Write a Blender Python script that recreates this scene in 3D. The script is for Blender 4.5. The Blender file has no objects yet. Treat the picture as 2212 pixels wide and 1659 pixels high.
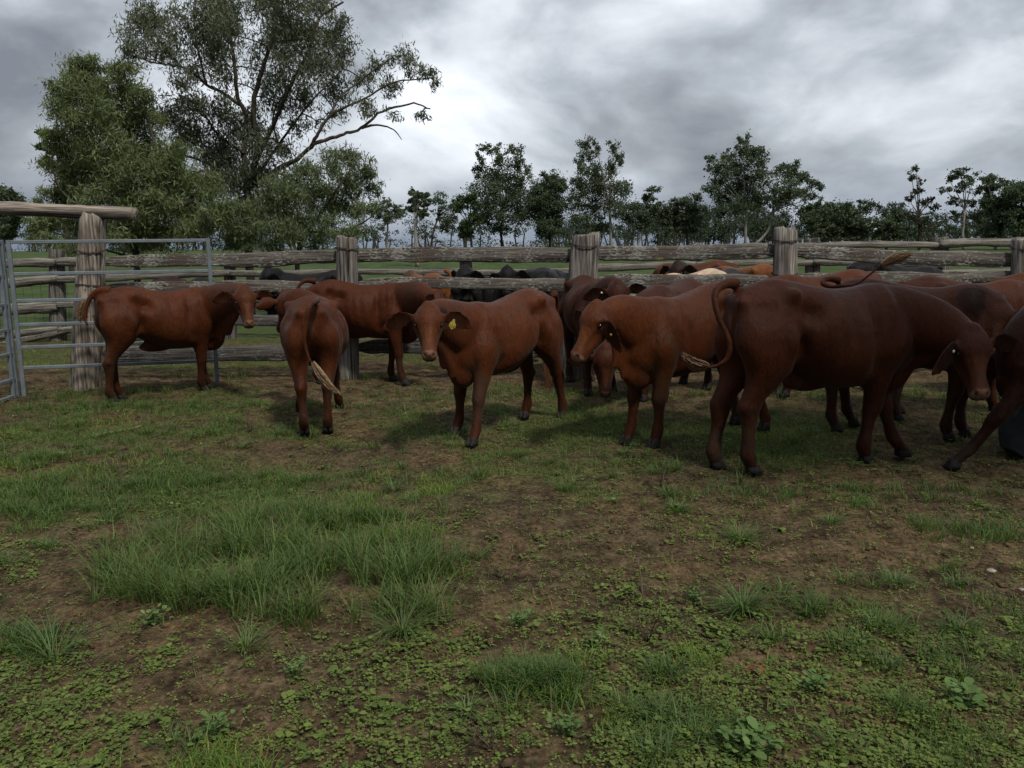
import bpy, math, random
import numpy as np
from mathutils import Vector, Matrix
C = bpy.context.scene.collection
R = math.radians

# ------------------------------------------------------------------ camera
F_PX = 1805.0                       # focal length in pixels of a 2212 px wide picture
CAMZ = 1.6
cam_d = bpy.data.cameras.new('camera'); cam = bpy.data.objects.new('camera', cam_d); C.objects.link(cam)
cam_d.sensor_width = 36.0; cam_d.lens = 36.0*F_PX/2212.0
cam_d.clip_start = 0.05; cam_d.clip_end = 5000
CAM_ROT = Matrix.Rotation(R(90-9.33), 4, 'X') @ Matrix.Rotation(R(-0.5), 4, 'Z')
cam.matrix_world = Matrix.Translation((0, 0, CAMZ)) @ CAM_ROT
bpy.context.scene.camera = cam

# ------------------------------------------------------------------ light
SUN_AZ = (0.50, -0.86)              # horizontal direction towards the sun (behind the camera, to the right)
SUN_EL = 52.0
sd = bpy.data.lights.new('sun', 'SUN'); so = bpy.data.objects.new('sun', sd); C.objects.link(so)
sd.energy = 2.6; sd.angle = R(7.0); sd.color = (1.0, 0.93, 0.82)
_n = math.hypot(*SUN_AZ)
_sv = Vector((SUN_AZ[0]/_n*math.cos(R(SUN_EL)), SUN_AZ[1]/_n*math.cos(R(SUN_EL)), math.sin(R(SUN_EL))))
so.rotation_euler = _sv.to_track_quat('Z', 'Y').to_euler()
so.location = (8, -12, 14)

sc = bpy.context.scene
sc.view_settings.view_transform = 'Standard'; sc.view_settings.look = 'None'
sc.view_settings.exposure = 0.30; sc.view_settings.gamma = 1.0
sc.cycles.max_bounces = 5; sc.cycles.diffuse_bounces = 3; sc.cycles.glossy_bounces = 2
sc.cycles.transmission_bounces = 3; sc.cycles.transparent_max_bounces = 4

class NT:
    """small helper for node trees"""
    def __init__(s, t): s.t = t; s.n = t.nodes; s.l = t.links
    def add(s, ty, **kw):
        n = s.n.new(ty)
        for k, v in kw.items():
            if k == 'ins':
                for a, b in v.items():
                    if isinstance(b, bpy.types.NodeSocket): s.l.new(b, n.inputs[a])
                    else: n.inputs[a].default_value = b
            else: setattr(n, k, v)
        return n
    def math(s, op, a, b=0.0, c=None, clamp=False):
        n = s.n.new('ShaderNodeMath'); n.operation = op; n.use_clamp = clamp
        for i, v in enumerate((a, b) if c is None else (a, b, c)):
            if isinstance(v, bpy.types.NodeSocket): s.l.new(v, n.inputs[i])
            else: n.inputs[i].default_value = v
        return n.outputs[0]
    def noise(s, vec, scale, detail=4, rough=.55, dist=0.0):
        n = s.add('ShaderNodeTexNoise', ins={'Scale': scale, 'Detail': detail, 'Roughness': rough, 'Distortion': dist})
        if vec is not None: s.l.new(vec, n.inputs['Vector'])
        return n.outputs[0]
    def ramp(s, fac, stops):
        n = s.n.new('ShaderNodeValToRGB'); s.l.new(fac, n.inputs[0]); e = n.color_ramp.elements
        while len(e) < len(stops): e.new(0.5)
        for i, (p, c) in enumerate(stops):
            e[i].position = p; e[i].color = (*c, 1) if len(c) == 3 else c
        return n.outputs[0]
    def mix(s, fac, a, b, mode='MIX'):
        n = s.n.new('ShaderNodeMix'); n.data_type = 'RGBA'; n.blend_type = mode
        for k, v in ((0, fac), (6, a), (7, b)):
            if isinstance(v, bpy.types.NodeSocket): s.l.new(v, n.inputs[k])
            else: n.inputs[k].default_value = v if k == 0 else (*v, 1)
        return n.outputs[2]
    def mapping(s, vec, scale=(1, 1, 1), loc=(0, 0, 0)):
        n = s.n.new('ShaderNodeMapping'); s.l.new(vec, n.inputs[0]); n.inputs['Scale'].default_value = scale
        n.inputs['Location'].default_value = loc
        return n.outputs[0]

# ------------------------------------------------------------------ sky
w = bpy.data.worlds.new('World'); sc.world = w; w.use_nodes = True
N = NT(w.node_tree); N.n.clear()
tc = N.add('ShaderNodeTexCoord').outputs['Generated']
sep = N.add('ShaderNodeSeparateXYZ', ins={0: tc})
zz = N.math('MAXIMUM', sep.outputs[2], 0.0)
dv = N.mapping(tc, (1.0, 1.0, 1.75), (3.3, 1.7, 0.35))
warp = N.add('ShaderNodeTexNoise', ins={'Scale': 2.4, 'Detail': 3, 'Roughness': .5}); N.l.new(dv, warp.inputs['Vector'])
dv2 = N.add('ShaderNodeVectorMath', operation='MULTIPLY_ADD', ins={0: warp.outputs['Color'], 1: (.22, .22, .16), 2: dv}).outputs[0]
n1 = N.noise(dv2, 2.5, 10, .53)
n2 = N.noise(dv2, 6.5, 8, .52)
n3 = N.noise(N.mapping(tc, (1, 1, 2.0), (6.1, 9.2, 2)), 1.0, 3, .5)
v = N.math('ADD', N.math('MULTIPLY', n1, 0.55), N.math('MULTIPLY', n2, 0.25))
v = N.math('ADD', v, N.math('MULTIPLY', n3, 0.20))
v = N.math('ADD', N.math('MULTIPLY', N.math('SUBTRACT', v, .5), 1.75), .48)
# broad thinning of the cloud deck ahead and to the right; thick banks to the left and low down
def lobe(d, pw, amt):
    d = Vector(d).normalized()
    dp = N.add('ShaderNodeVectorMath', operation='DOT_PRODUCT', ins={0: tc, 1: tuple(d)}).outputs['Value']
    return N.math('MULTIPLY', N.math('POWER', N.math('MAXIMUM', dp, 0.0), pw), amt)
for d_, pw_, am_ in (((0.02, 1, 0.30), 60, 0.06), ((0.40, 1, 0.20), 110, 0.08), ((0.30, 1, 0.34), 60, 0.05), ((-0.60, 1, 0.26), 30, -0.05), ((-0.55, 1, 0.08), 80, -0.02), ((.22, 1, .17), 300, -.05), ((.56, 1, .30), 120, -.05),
                     ((0, -.1, 1), 3.0, .17), ((-.2, -1, .15), 2.2, -.12)):  # unseen sky brightened overhead and darkened behind, to top-light the herd
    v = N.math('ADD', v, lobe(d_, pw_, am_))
cloud = N.ramp(v, [(0.36, (0.125, 0.138, 0.160)), (0.46, (0.200, 0.215, 0.238)), (0.53, (0.275, 0.30, 0.33)),
                   (0.61, (0.40, 0.425, 0.46)), (0.78, (0.64, 0.67, 0.71))])
# distant rain-blue band just above the horizon
band = N.math('POWER', N.math('SUBTRACT', 1.0, N.math('MULTIPLY', zz, 9.0), clamp=True), 1.6)
cloud = N.mix(N.math('MULTIPLY', band, 0.75), cloud, (0.085, 0.115, 0.165))
sky = N.add('ShaderNodeTexSky', sky_type='NISHITA', sun_disc=False)
sky.sun_elevation = R(SUN_EL); sky.sun_rotation = math.atan2(SUN_AZ[0], SUN_AZ[1])
sky.air_density = 1.0; sky.dust_density = 1.5
bg1 = N.add('ShaderNodeBackground', ins={0: sky.outputs[0], 1: 0.06})
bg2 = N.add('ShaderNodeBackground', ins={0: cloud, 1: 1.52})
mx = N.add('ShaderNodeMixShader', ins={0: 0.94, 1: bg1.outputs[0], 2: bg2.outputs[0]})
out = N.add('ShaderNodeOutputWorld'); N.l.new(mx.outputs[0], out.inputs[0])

# ------------------------------------------------------------------ helpers
def gz(x, y):
    """terrain height: flat yards, the paddock rising gently to the tree line"""
    y = np.asarray(y, float)
    t = np.clip((y-22.0)/95.0, 0, 1); t = t*t*(3-2*t)
    return 1.45*t

def ray(vx, vy):
    d = CAM_ROT @ Vector(((vx-1106.0)/F_PX, -(vy-829.5)/F_PX, -1.0))
    return d
def at(vx, vy, Y):
    d = ray(vx, vy); k = Y/d.y
    return Vector((d.x*k, Y, CAMZ+d.z*k))
def ground(vx, vy):
    d = ray(vx, vy); k = 1.0
    if d.z < 0:
        k = -CAMZ/d.z
        if k*d.y < 22: return Vector((d.x*k, d.y*k, 0.0))
    for Y in np.arange(20, 400, .5):
        k = Y/d.y
        if CAMZ+d.z*k <= float(gz(0, Y)): return Vector((d.x*k, Y, CAMZ+d.z*k))
    return Vector((d.x*120/d.y, 120, 1.45))

def mesh_np(name, V, polys, mat=None, parent=None, smooth=True, col=None, mats=None, midx=None, link=True):
    V = np.asarray(V, dtype=np.float32).reshape(-1, 3)
    me = bpy.data.meshes.new(name)
    me.vertices.add(len(V)); me.vertices.foreach_set('co', V.ravel())
    polys = [np.asarray(p, dtype=np.int32) for p in polys if len(p)]
    nl = sum(p.size for p in polys); nf = sum(len(p) for p in polys)
    me.loops.add(nl); me.polygons.add(nf)
    me.loops.foreach_set('vertex_index', np.concatenate([p.ravel() for p in polys]))
    tot = np.concatenate([np.full(len(p), p.shape[1], np.int32) for p in polys])
    st = np.concatenate([[0], np.cumsum(tot)[:-1]]).astype(np.int32)
    me.polygons.foreach_set('loop_start', st)
    try: me.polygons.foreach_set('loop_total', tot)
    except Exception: pass
    me.polygons.foreach_set('use_smooth', np.full(nf, smooth, bool))
    if col is not None:
        a = me.color_attributes.new('tint', 'FLOAT_COLOR', 'POINT')
        c = np.ones((len(V), 4), np.float32); c[:, :3] = col
        a.data.foreach_set('color', c.ravel())
    if mat is not None: me.materials.append(mat)
    if mats: [me.materials.append(m) for m in mats]
    if midx is not None: me.polygons.foreach_set('material_index', np.asarray(midx, np.int32))
    me.update(calc_edges=True); me.validate()
    o = bpy.data.objects.new(name, me)
    if link: C.objects.link(o)
    if parent is not None: o.parent = parent
    return o

def tag(o, label, cat, group=None, kind=None):
    if label: o['label'] = label
    if cat: o['category'] = cat
    if group: o['group'] = group
    if kind: o['kind'] = kind
    return o
def thing(name, label, cat, loc=(0, 0, 0), rotz=0.0, group=None):
    o = bpy.data.objects.new(name, None); C.objects.link(o); o.location = loc; o.rotation_euler = (0, 0, rotz)
    o.empty_display_size = .2
    return tag(o, label, cat, group)

class MB:
    """collects rings, tubes and boxes into one mesh"""
    def __init__(s): s.V = []; s.q = []; s.t = []; s.n = 0; s.c = []
    def add(s, V, q=(), t=(), col=None):
        V = np.asarray(V, float).reshape(-1, 3)
        if len(q): s.q.append(np.asarray(q)+s.n)
        if len(t): s.t.append(np.asarray(t)+s.n)
        s.V.append(V); s.n += len(V)
        if col is not None: s.c.append(np.broadcast_to(np.asarray(col, float), (len(V), 3)))
    def rings(s, rings, cap=True, col=None):
        """rings: (m, k, 3)"""
        rings = np.asarray(rings, float); m, k, _ = rings.shape
        i = np.arange(m-1)[:, None]*k; j = np.arange(k)[None]; j2 = (j+1) % k
        q = np.stack([i+j, i+j2, i+k+j2, i+k+j], -1).reshape(-1, 4)
        V = rings.reshape(-1, 3); t = []
        if cap:
            V = np.vstack([V, rings[0].mean(0), rings[-1].mean(0)])
            a = m*k; b = a+1; jj = np.arange(k); kk = (jj+1) % k
            t = np.vstack([np.stack([kk, jj, np.full(k, a)], -1), np.stack([(m-1)*k+jj, (m-1)*k+kk, np.full(k, b)], -1)])
        s.add(V, q, t, col)
    def tube(s, pts, rad, k=8, cap=True, col=None, jit=0.0, rng=None):
        P = np.asarray(pts, float); m = len(P)
        rad = np.broadcast_to(np.asarray(rad, float), (m,)) if np.ndim(rad) < 2 else np.asarray(rad)
        T = np.gradient(P, axis=0); T /= np.linalg.norm(T, axis=1)[:, None]+1e-9
        ref = np.array([0, 0, 1.0]) if abs(T[0][2]) < .9 else np.array([1.0, 0, 0])
        out = []; U = np.cross(T[0], ref); U /= np.linalg.norm(U)
        for a in range(m):
            U = U-np.dot(U, T[a])*T[a]; U /= np.linalg.norm(U)+1e-9; W = np.cross(T[a], U)
            th = np.linspace(0, 2*np.pi, k, endpoint=False)
            rr = rad[a]*(1+(jit*rng.uniform(-1, 1, k) if jit else 0))
            out.append(P[a]+np.outer(np.cos(th)*rr, U)+np.outer(np.sin(th)*rr, W))
        s.rings(out, cap, col)
    def box(s, c, size, M=None, col=None):
        hx, hy, hz = np.asarray(size)/2
        V = np.array([[x, y, z] for x in (-hx, hx) for y in (-hy, hy) for z in (-hz, hz)])
        if M is not None: V = V @ np.asarray(M).T
        V = V+np.asarray(c)
        s.add(V, [[0, 1, 3, 2], [4, 6, 7, 5], [0, 4, 5, 1], [2, 3, 7, 6], [0, 2, 6, 4], [1, 5, 7, 3]], (), col)
    def build(s, name, mat, parent=None, smooth=True, link=True):
        V = np.vstack(s.V); P = []
        if s.q: P.append(np.vstack(s.q))
        if s.t: P.append(np.vstack(s.t))
        return mesh_np(name, V, P, mat, parent, smooth, np.vstack(s.c) if s.c else None, link=link)

def bez(p0, p1, p2, p3, n=12):
    t = np.linspace(0, 1, n)[:, None]; p0, p1, p2, p3 = map(lambda a: np.asarray(a, float), (p0, p1, p2, p3))
    return (1-t)**3*p0+3*(1-t)**2*t*p1+3*(1-t)*t*t*p2+t**3*p3
def catmull(P, n=6):
    P = np.asarray(P, float); Q = np.vstack([2*P[0]-P[1], P, 2*P[-1]-P[-2]]); out = []
    for i in range(1, len(Q)-2):
        for t in np.linspace(0, 1, n, endpoint=False):
            a, b, c, d = Q[i-1], Q[i], Q[i+1], Q[i+2]
            out.append(.5*((2*b)+(-a+c)*t+(2*a-5*b+4*c-d)*t*t+(-a+3*b-3*c+d)*t**3))
    out.append(P[-1]); return np.array(out)

_lat = np.random.RandomState(5).rand(256, 256)
def vnoise(x, y):
    x = np.asarray(x, float); y = np.asarray(y, float)
    xi = np.floor(x).astype(int); yi = np.floor(y).astype(int); fx = x-xi; fy = y-yi
    fx = fx*fx*(3-2*fx); fy = fy*fy*(3-2*fy)
    g = lambda a, b: _lat[a % 256, b % 256]
    return (g(xi, yi)*(1-fx)+g(xi+1, yi)*fx)*(1-fy)+(g(xi, yi+1)*(1-fx)+g(xi+1, yi+1)*fx)*fy
def fbm(x, y, o=4):
    s = 0; a = .5; n = 0
    for i in range(o): s = s+a*vnoise(x*2**i+i*17.3, y*2**i+i*9.1); n += a; a *= .5
    return s/n

# ------------------------------------------------------------------ materials
def new_mat(name):
    m = bpy.data.materials.new(name); m.use_nodes = True; t = NT(m.node_tree); t.n.clear()
    o = t.add('ShaderNodeOutputMaterial'); return m, t, o
def principled(t, o, col, rough=.8, spec=.3, bump=None, bstr=.3, bdist=.01, **kw):
    p = t.add('ShaderNodeBsdfPrincipled'); 
    for k, v in (('Base Color', col), ('Roughness', rough), ('Specular IOR Level', spec)):
        if isinstance(v, bpy.types.NodeSocket): t.l.new(v, p.inputs[k])
        else: p.inputs[k].default_value = (*v, 1) if k == 'Base Color' else v
    for k, v in kw.items(): p.inputs[k.replace('_', ' ')].default_value = v
    if bump is not None:
        b = t.add('ShaderNodeBump', ins={'Strength': bstr, 'Distance': bdist, 'Height': bump}); t.l.new(b.outputs[0], p.inputs['Normal'])
    t.l.new(p.outputs[0], o.inputs[0]); return p

def mat_coat():
    m, t, o = new_mat('coat')
    a = t.add('ShaderNodeAttribute', attribute_name='tint').outputs['Color']
    oc = t.add('ShaderNodeTexCoord').outputs['Object']
    f = t.noise(t.mapping(oc, (22, 22, 8)), 2.4, 6, .68)
    g = t.noise(oc, 5.0, 5, .6)
    c = t.mix(1.0, a, t.ramp(g, [(.3, (.72, .70, .70)), (.55, (1, 1, 1)), (.75, (1.22, 1.16, 1.12))]), 'MULTIPLY')
    c = t.mix(1.0, c, t.ramp(f, [(.32, (.74, .72, .72)), (.5, (1, 1, 1)), (.68, (1.26, 1.22, 1.18))]), 'MULTIPLY')
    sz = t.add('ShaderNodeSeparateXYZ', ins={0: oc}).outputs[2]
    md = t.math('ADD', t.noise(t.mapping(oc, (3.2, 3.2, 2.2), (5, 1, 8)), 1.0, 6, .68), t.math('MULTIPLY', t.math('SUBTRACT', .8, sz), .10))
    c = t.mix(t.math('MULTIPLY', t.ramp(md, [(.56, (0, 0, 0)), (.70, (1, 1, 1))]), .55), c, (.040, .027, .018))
    h = t.math('ADD', f, t.math('MULTIPLY', t.noise(t.mapping(oc, (14, 14, 5)), 1.6, 4, .6), 1.6))
    principled(t, o, c, .50, .10, h, .55, .012, Sheen_Weight=.03, Sheen_Roughness=.4)
    return m
def mat_plain(name, col, rough=.6, spec=.3, nz=25, var=.2, bstr=.1, metallic=0):
    m, t, o = new_mat(name); oc = t.add('ShaderNodeTexCoord').outputs['Object']
    f = t.noise(oc, nz, 5, .6)
    c = t.ramp(f, [(.3, tuple(x*(1-var) for x in col)), (.7, tuple(x*(1+var) for x in col))])
    principled(t, o, c, rough, spec, f, bstr, .01, Metallic=metallic); return m
def mat_hair():
    m, t, o = new_mat('tail_hair')
    a = t.add('ShaderNodeAttribute', attribute_name='tint').outputs['Color']
    principled(t, o, a, .5, .3); return m
def mat_wood(name, along, tone, lichen=0.0, red=0.0, cracks=1.0):
    """weathered timber; grain runs along the axis with the small scale"""
    m, t, o = new_mat(name); oc = t.add('ShaderNodeTexCoord').outputs['Object']
    sc_ = [44, 44, 44]; sc_[along] = 1.2
    gr = t.noise(t.mapping(oc, tuple(sc_)), 1.0, 6, .62, .25)
    sc2 = [11, 11, 11]; sc2[along] = .8
    big = t.noise(t.mapping(oc, tuple(sc2), (3, 5, 1)), 1.0, 4, .6)
    pat = t.noise(oc, 1.7, 4, .6)
    c = t.ramp(gr, [(.36, tuple(x*.16 for x in tone)), (.45, tuple(x*.62 for x in tone)), (.54, tone), (.66, tuple(min(x*1.5, .8) for x in tone))])
    c = t.mix(1.0, c, t.ramp(big, [(.36, (.38, .37, .37)), (.5, (.9, .9, .9)), (.64, (1.3, 1.3, 1.3))]), 'MULTIPLY')
    if red: c = t.mix(t.math('MULTIPLY', t.ramp(pat, [(.5, (0, 0, 0)), (.68, (1, 1, 1))]), red), c, (.070, .048, .038))
    if lichen:
        ls = [58, 58, 58]; ls[along] = 24
        vz = t.noise(t.mapping(oc, tuple(ls), (9, 2, 7)), 1.0, 3, .55)
        where = t.noise(oc, 2.6, 3, .6)
        mk = t.ramp(t.math('ADD', vz, t.math('MULTIPLY', t.math('SUBTRACT', where, .5), .7)), [(.575, (0, 0, 0)), (.62, (1, 1, 1))])
        c = t.mix(t.math('MULTIPLY', mk, lichen), c, (.24, .24, .215))
        y = t.noise(t.mapping(oc, (4, 4, 4), (20, 1, 3)), 1.0, 4, .65)
        c = t.mix(t.math('MULTIPLY', t.ramp(y, [(.66, (0, 0, 0)), (.70, (1, 1, 1))]), lichen*.8), c, (.21, .19, .07))
    h = t.math('ADD', gr, t.math('MULTIPLY', big, .8))
    principled(t, o, c, .88, .15, h, .9, .012*cracks); return m
def mat_leaf(name, translucent=.3, rough=.6):
    m, t, o = new_mat(name)
    a = t.add('ShaderNodeAttribute', attribute_name='tint').outputs['Color']
    p = t.add('ShaderNodeBsdfPrincipled', ins={'Base Color': a, 'Roughness': rough, 'Specular IOR Level': .25})
    tr = t.add('ShaderNodeBsdfTranslucent', ins={'Color': t.mix(1.0, a, (1.25, 1.35, .55), 'MULTIPLY')})
    mx = t.add('ShaderNodeMixShader', ins={0: translucent, 1: p.outputs[0], 2: tr.outputs[0]})
    t.l.new(mx.outputs[0], o.inputs[0]); return m
def mat_bark(name, dark, light, thr=.5):
    m, t, o = new_mat(name); oc = t.add('ShaderNodeTexCoord').outputs['Object']
    f = t.noise(t.mapping(oc, (9, 9, 2)), 1.0, 5, .65)
    c = t.ramp(f, [(thr-.14, dark), (thr+.12, light)])
    principled(t, o, c, .9, .1, f, .6, .02); return m

M = dict(coat=mat_coat(), hair=mat_hair(),
  hoof=mat_plain('hoof_horn', (.020, .018, .018), .75, .15, 40, .5, .3),
  eye=mat_plain('eye_dark', (.006, .004, .004), .08, .6, 5, .1, 0),
  tag_y=mat_plain('yellow_tag', (.27, .21, .03), .7, .4, 20, .1, .05),
  tag_w=mat_plain('white_tag', (.6, .6, .58), .5, .4, 20, .1, .05),
  ink=mat_plain('ink', (.03, .03, .02), .6, .2),
  post=mat_wood('weathered_post', 2, (.235, .215, .195), 0, .35, 2.2),
  post_pale=mat_wood('pale_gate_post', 2, (.25, .215, .18), 0, 0, 1.6),
  post_far=mat_wood('far_post_wood', 2, (.12, .11, .10), .2, .1),
  log_pale=mat_wood('pale_log', 0, (.22, .19, .16), .1, 0, 1.6),
  rail=mat_wood('lichen_rail', 0, (.115, .105, .093), .8, .7, 1.6),
  rail_low=mat_wood('dark_rail', 0, (.080, .077, .073), .3, .15, 1.6),
  rail_far=mat_wood('far_rail_wood', 0, (.16, .15, .13), .35, .1),
  steel=mat_plain('galvanised_steel', (.135, .158, .178), .5, .4, 8, .25, .1, .3),
  wire=mat_plain('rusty_wire', (.05, .035, .028), .7, .3, 60, .3, .2),
  leaf=mat_leaf('leaf'), grass=mat_leaf('grass_blade', .35, .55),
  bark=mat_bark('dark_bark', (.018, .015, .012), (.075, .062, .050)),
  bark_pale=mat_bark('pale_bark', (.10, .092, .08), (.25, .24, .215), .45),
  stone=mat_plain('pale_stone', (.27, .235, .19), .85, .2, 14, .25, .5),
  clay=mat_plain('orange_clay', (.13, .062, .030), .95, .1, 30, .35, .9),
  slab=mat_plain('grey_slab', (.028, .030, .032), .9, .15, 9, .25, .5),
  straw=mat_plain('dry_stem', (.20, .155, .095), .8, .2, 30, .35, .3),
  twig=mat_plain('dead_twig', (.07, .052, .038), .85, .2, 30, .35, .3),
)
# ------------------------------------------------------------------ cattle
def remesh(V, polys, voxel):
    o = mesh_np('tmp', V, polys)
    md = o.modifiers.new('r', 'REMESH'); md.mode = 'VOXEL'; md.voxel_size = voxel; md.adaptivity = 0
    dg = bpy.context.evaluated_depsgraph_get(); dg.update()
    ev = o.evaluated_get(dg); me = ev.to_mesh()
    n = len(me.vertices); co = np.empty(n*3, np.float32); me.vertices.foreach_get('co', co)
    q = np.empty(len(me.loops), np.int32); me.loops.foreach_get('vertex_index', q)
    tot = np.empty(len(me.polygons), np.int32); me.polygons.foreach_get('loop_total', tot)
    ev.to_mesh_clear(); m0 = o.data; bpy.data.objects.remove(o); bpy.data.meshes.remove(m0)
    co = co.reshape(-1, 3).astype(float)
    if (tot == 4).all(): return co, q.reshape(-1, 4)
    st = np.concatenate([[0], np.cumsum(tot)[:-1]]); return co, np.array([q[a:a+4] for a, b in zip(st, tot) if b == 4])
def smooth_q(V, q, wt, it):
    n = len(V); a = q.ravel(); b = np.roll(q, -1, 1).ravel()
    I = np.concatenate([a, b]); J = np.concatenate([b, a])
    deg = np.bincount(I, minlength=n)[:, None]+1e-9; wt = wt[:, None]
    for _ in range(it):
        S = np.stack([np.bincount(I, V[J, k], n) for k in range(3)], 1)/deg
        V = V+(S-V)*wt
    return V
def vnormals(V, q):
    fn = np.cross(V[q[:, 2]]-V[q[:, 0]], V[q[:, 3]]-V[q[:, 1]])
    Nn = np.stack([np.bincount(q.ravel(), np.repeat(fn[:, k], 4), len(V)) for k in range(3)], 1)
    return Nn/(np.linalg.norm(Nn, axis=1)[:, None]+1e-9)
TH = np.linspace(0, 2*np.pi, 28, endpoint=False)
def sup(a, e):
    return np.sign(a)*np.abs(a)**(2/e)
def ellring(c, A, a, B, b, e=2.0):
    return np.asarray(c)+np.outer(sup(np.cos(TH), e)*a, A)+np.outer(sup(np.sin(TH), e)*b, B)
def interp(tab, n):
    tab = np.asarray(tab, float); return catmull(tab, n)

# trunk profile
TRUNK = [ # x, ztop, zbot, half width
 (-.685, 1.12, .99, .06), (-.665, 1.17, .90, .125), (-.60, 1.215, .80, .18), (-.50, 1.250, .72, .215), (-.38, 1.272, .70, .235), (-.25, 1.255, .68, .245),
 (-.10, 1.225, .61, .272), (.05, 1.205, .565, .288), (.20, 1.205, .545, .275), (.33, 1.225, .545, .235), (.43, 1.225, .56, .200),
 (.52, 1.19, .58, .175), (.60, 1.12, .62, .145), (.665, 1.02, .69, .095), (.695, .94, .76, .045)]
HIND = [ # z, x, y, rx, ry
 (1.08, -.46, .110, .175, .105), (.98, -.475, .128, .198, .120), (.86, -.475, .140, .205, .122), (.77, -.455, .148, .185, .112), (.68, -.455, .145, .145, .094),
 (.59, -.495, .138, .102, .072), (.50, -.545, .132, .076, .055), (.44, -.568, .129, .072, .051), (.38, -.560, .127, .058, .045), (.30, -.552, .125, .045, .037),
 (.20, -.549, .125, .041, .036), (.14, -.545, .125, .048, .044), (.105, -.536, .125, .048, .046), (.075, -.520, .125, .042, .043), (.045, -.508, .125, .044, .045)]
FORE = [
 (1.10, .33, .11, .11, .075), (.98, .36, .128, .155, .095), (.86, .39, .140, .165, .102), (.76, .385, .145, .140, .098), (.67, .378, .140, .106, .082),
 (.58, .382, .132, .082, .067), (.48, .387, .126, .065, .057), (.41, .392, .122, .058, .055), (.365, .392, .120, .056, .053), (.31, .386, .118, .043, .041),
 (.23, .384, .118, .037, .036), (.15, .384, .118, .044, .042), (.11, .390, .118, .047, .046), (.075, .402, .118, .041, .043), (.045, .414, .118, .044, .045)]
HEAD = [ # u, v centre, rv, rw   (for a head 0.475 long)
 (-.060, -.050, .05, .045), (-.03, -.035, .105, .080), (.02, -.028, .132, .100), (.08, -.034, .142, .112), (.13, -.043, .142, .116), (.17, -.052, .136, .108),
 (.22, -.064, .118, .088), (.28, -.072, .100, .076), (.34, -.077, .085, .065), (.385, -.080, .077, .062), (.425, -.082, .073, .065), (.455, -.084, .066, .063), (.477, -.087, .048, .048)]

def unit(a): a = np.asarray(a, float); return a/(np.linalg.norm(a)+1e-9)
RED = (.132, .036, .0135); DARKRED = (.082, .0245, .0125); ORANGE = (.185, .065, .022); BLACK = (.012, .011, .012)

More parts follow.
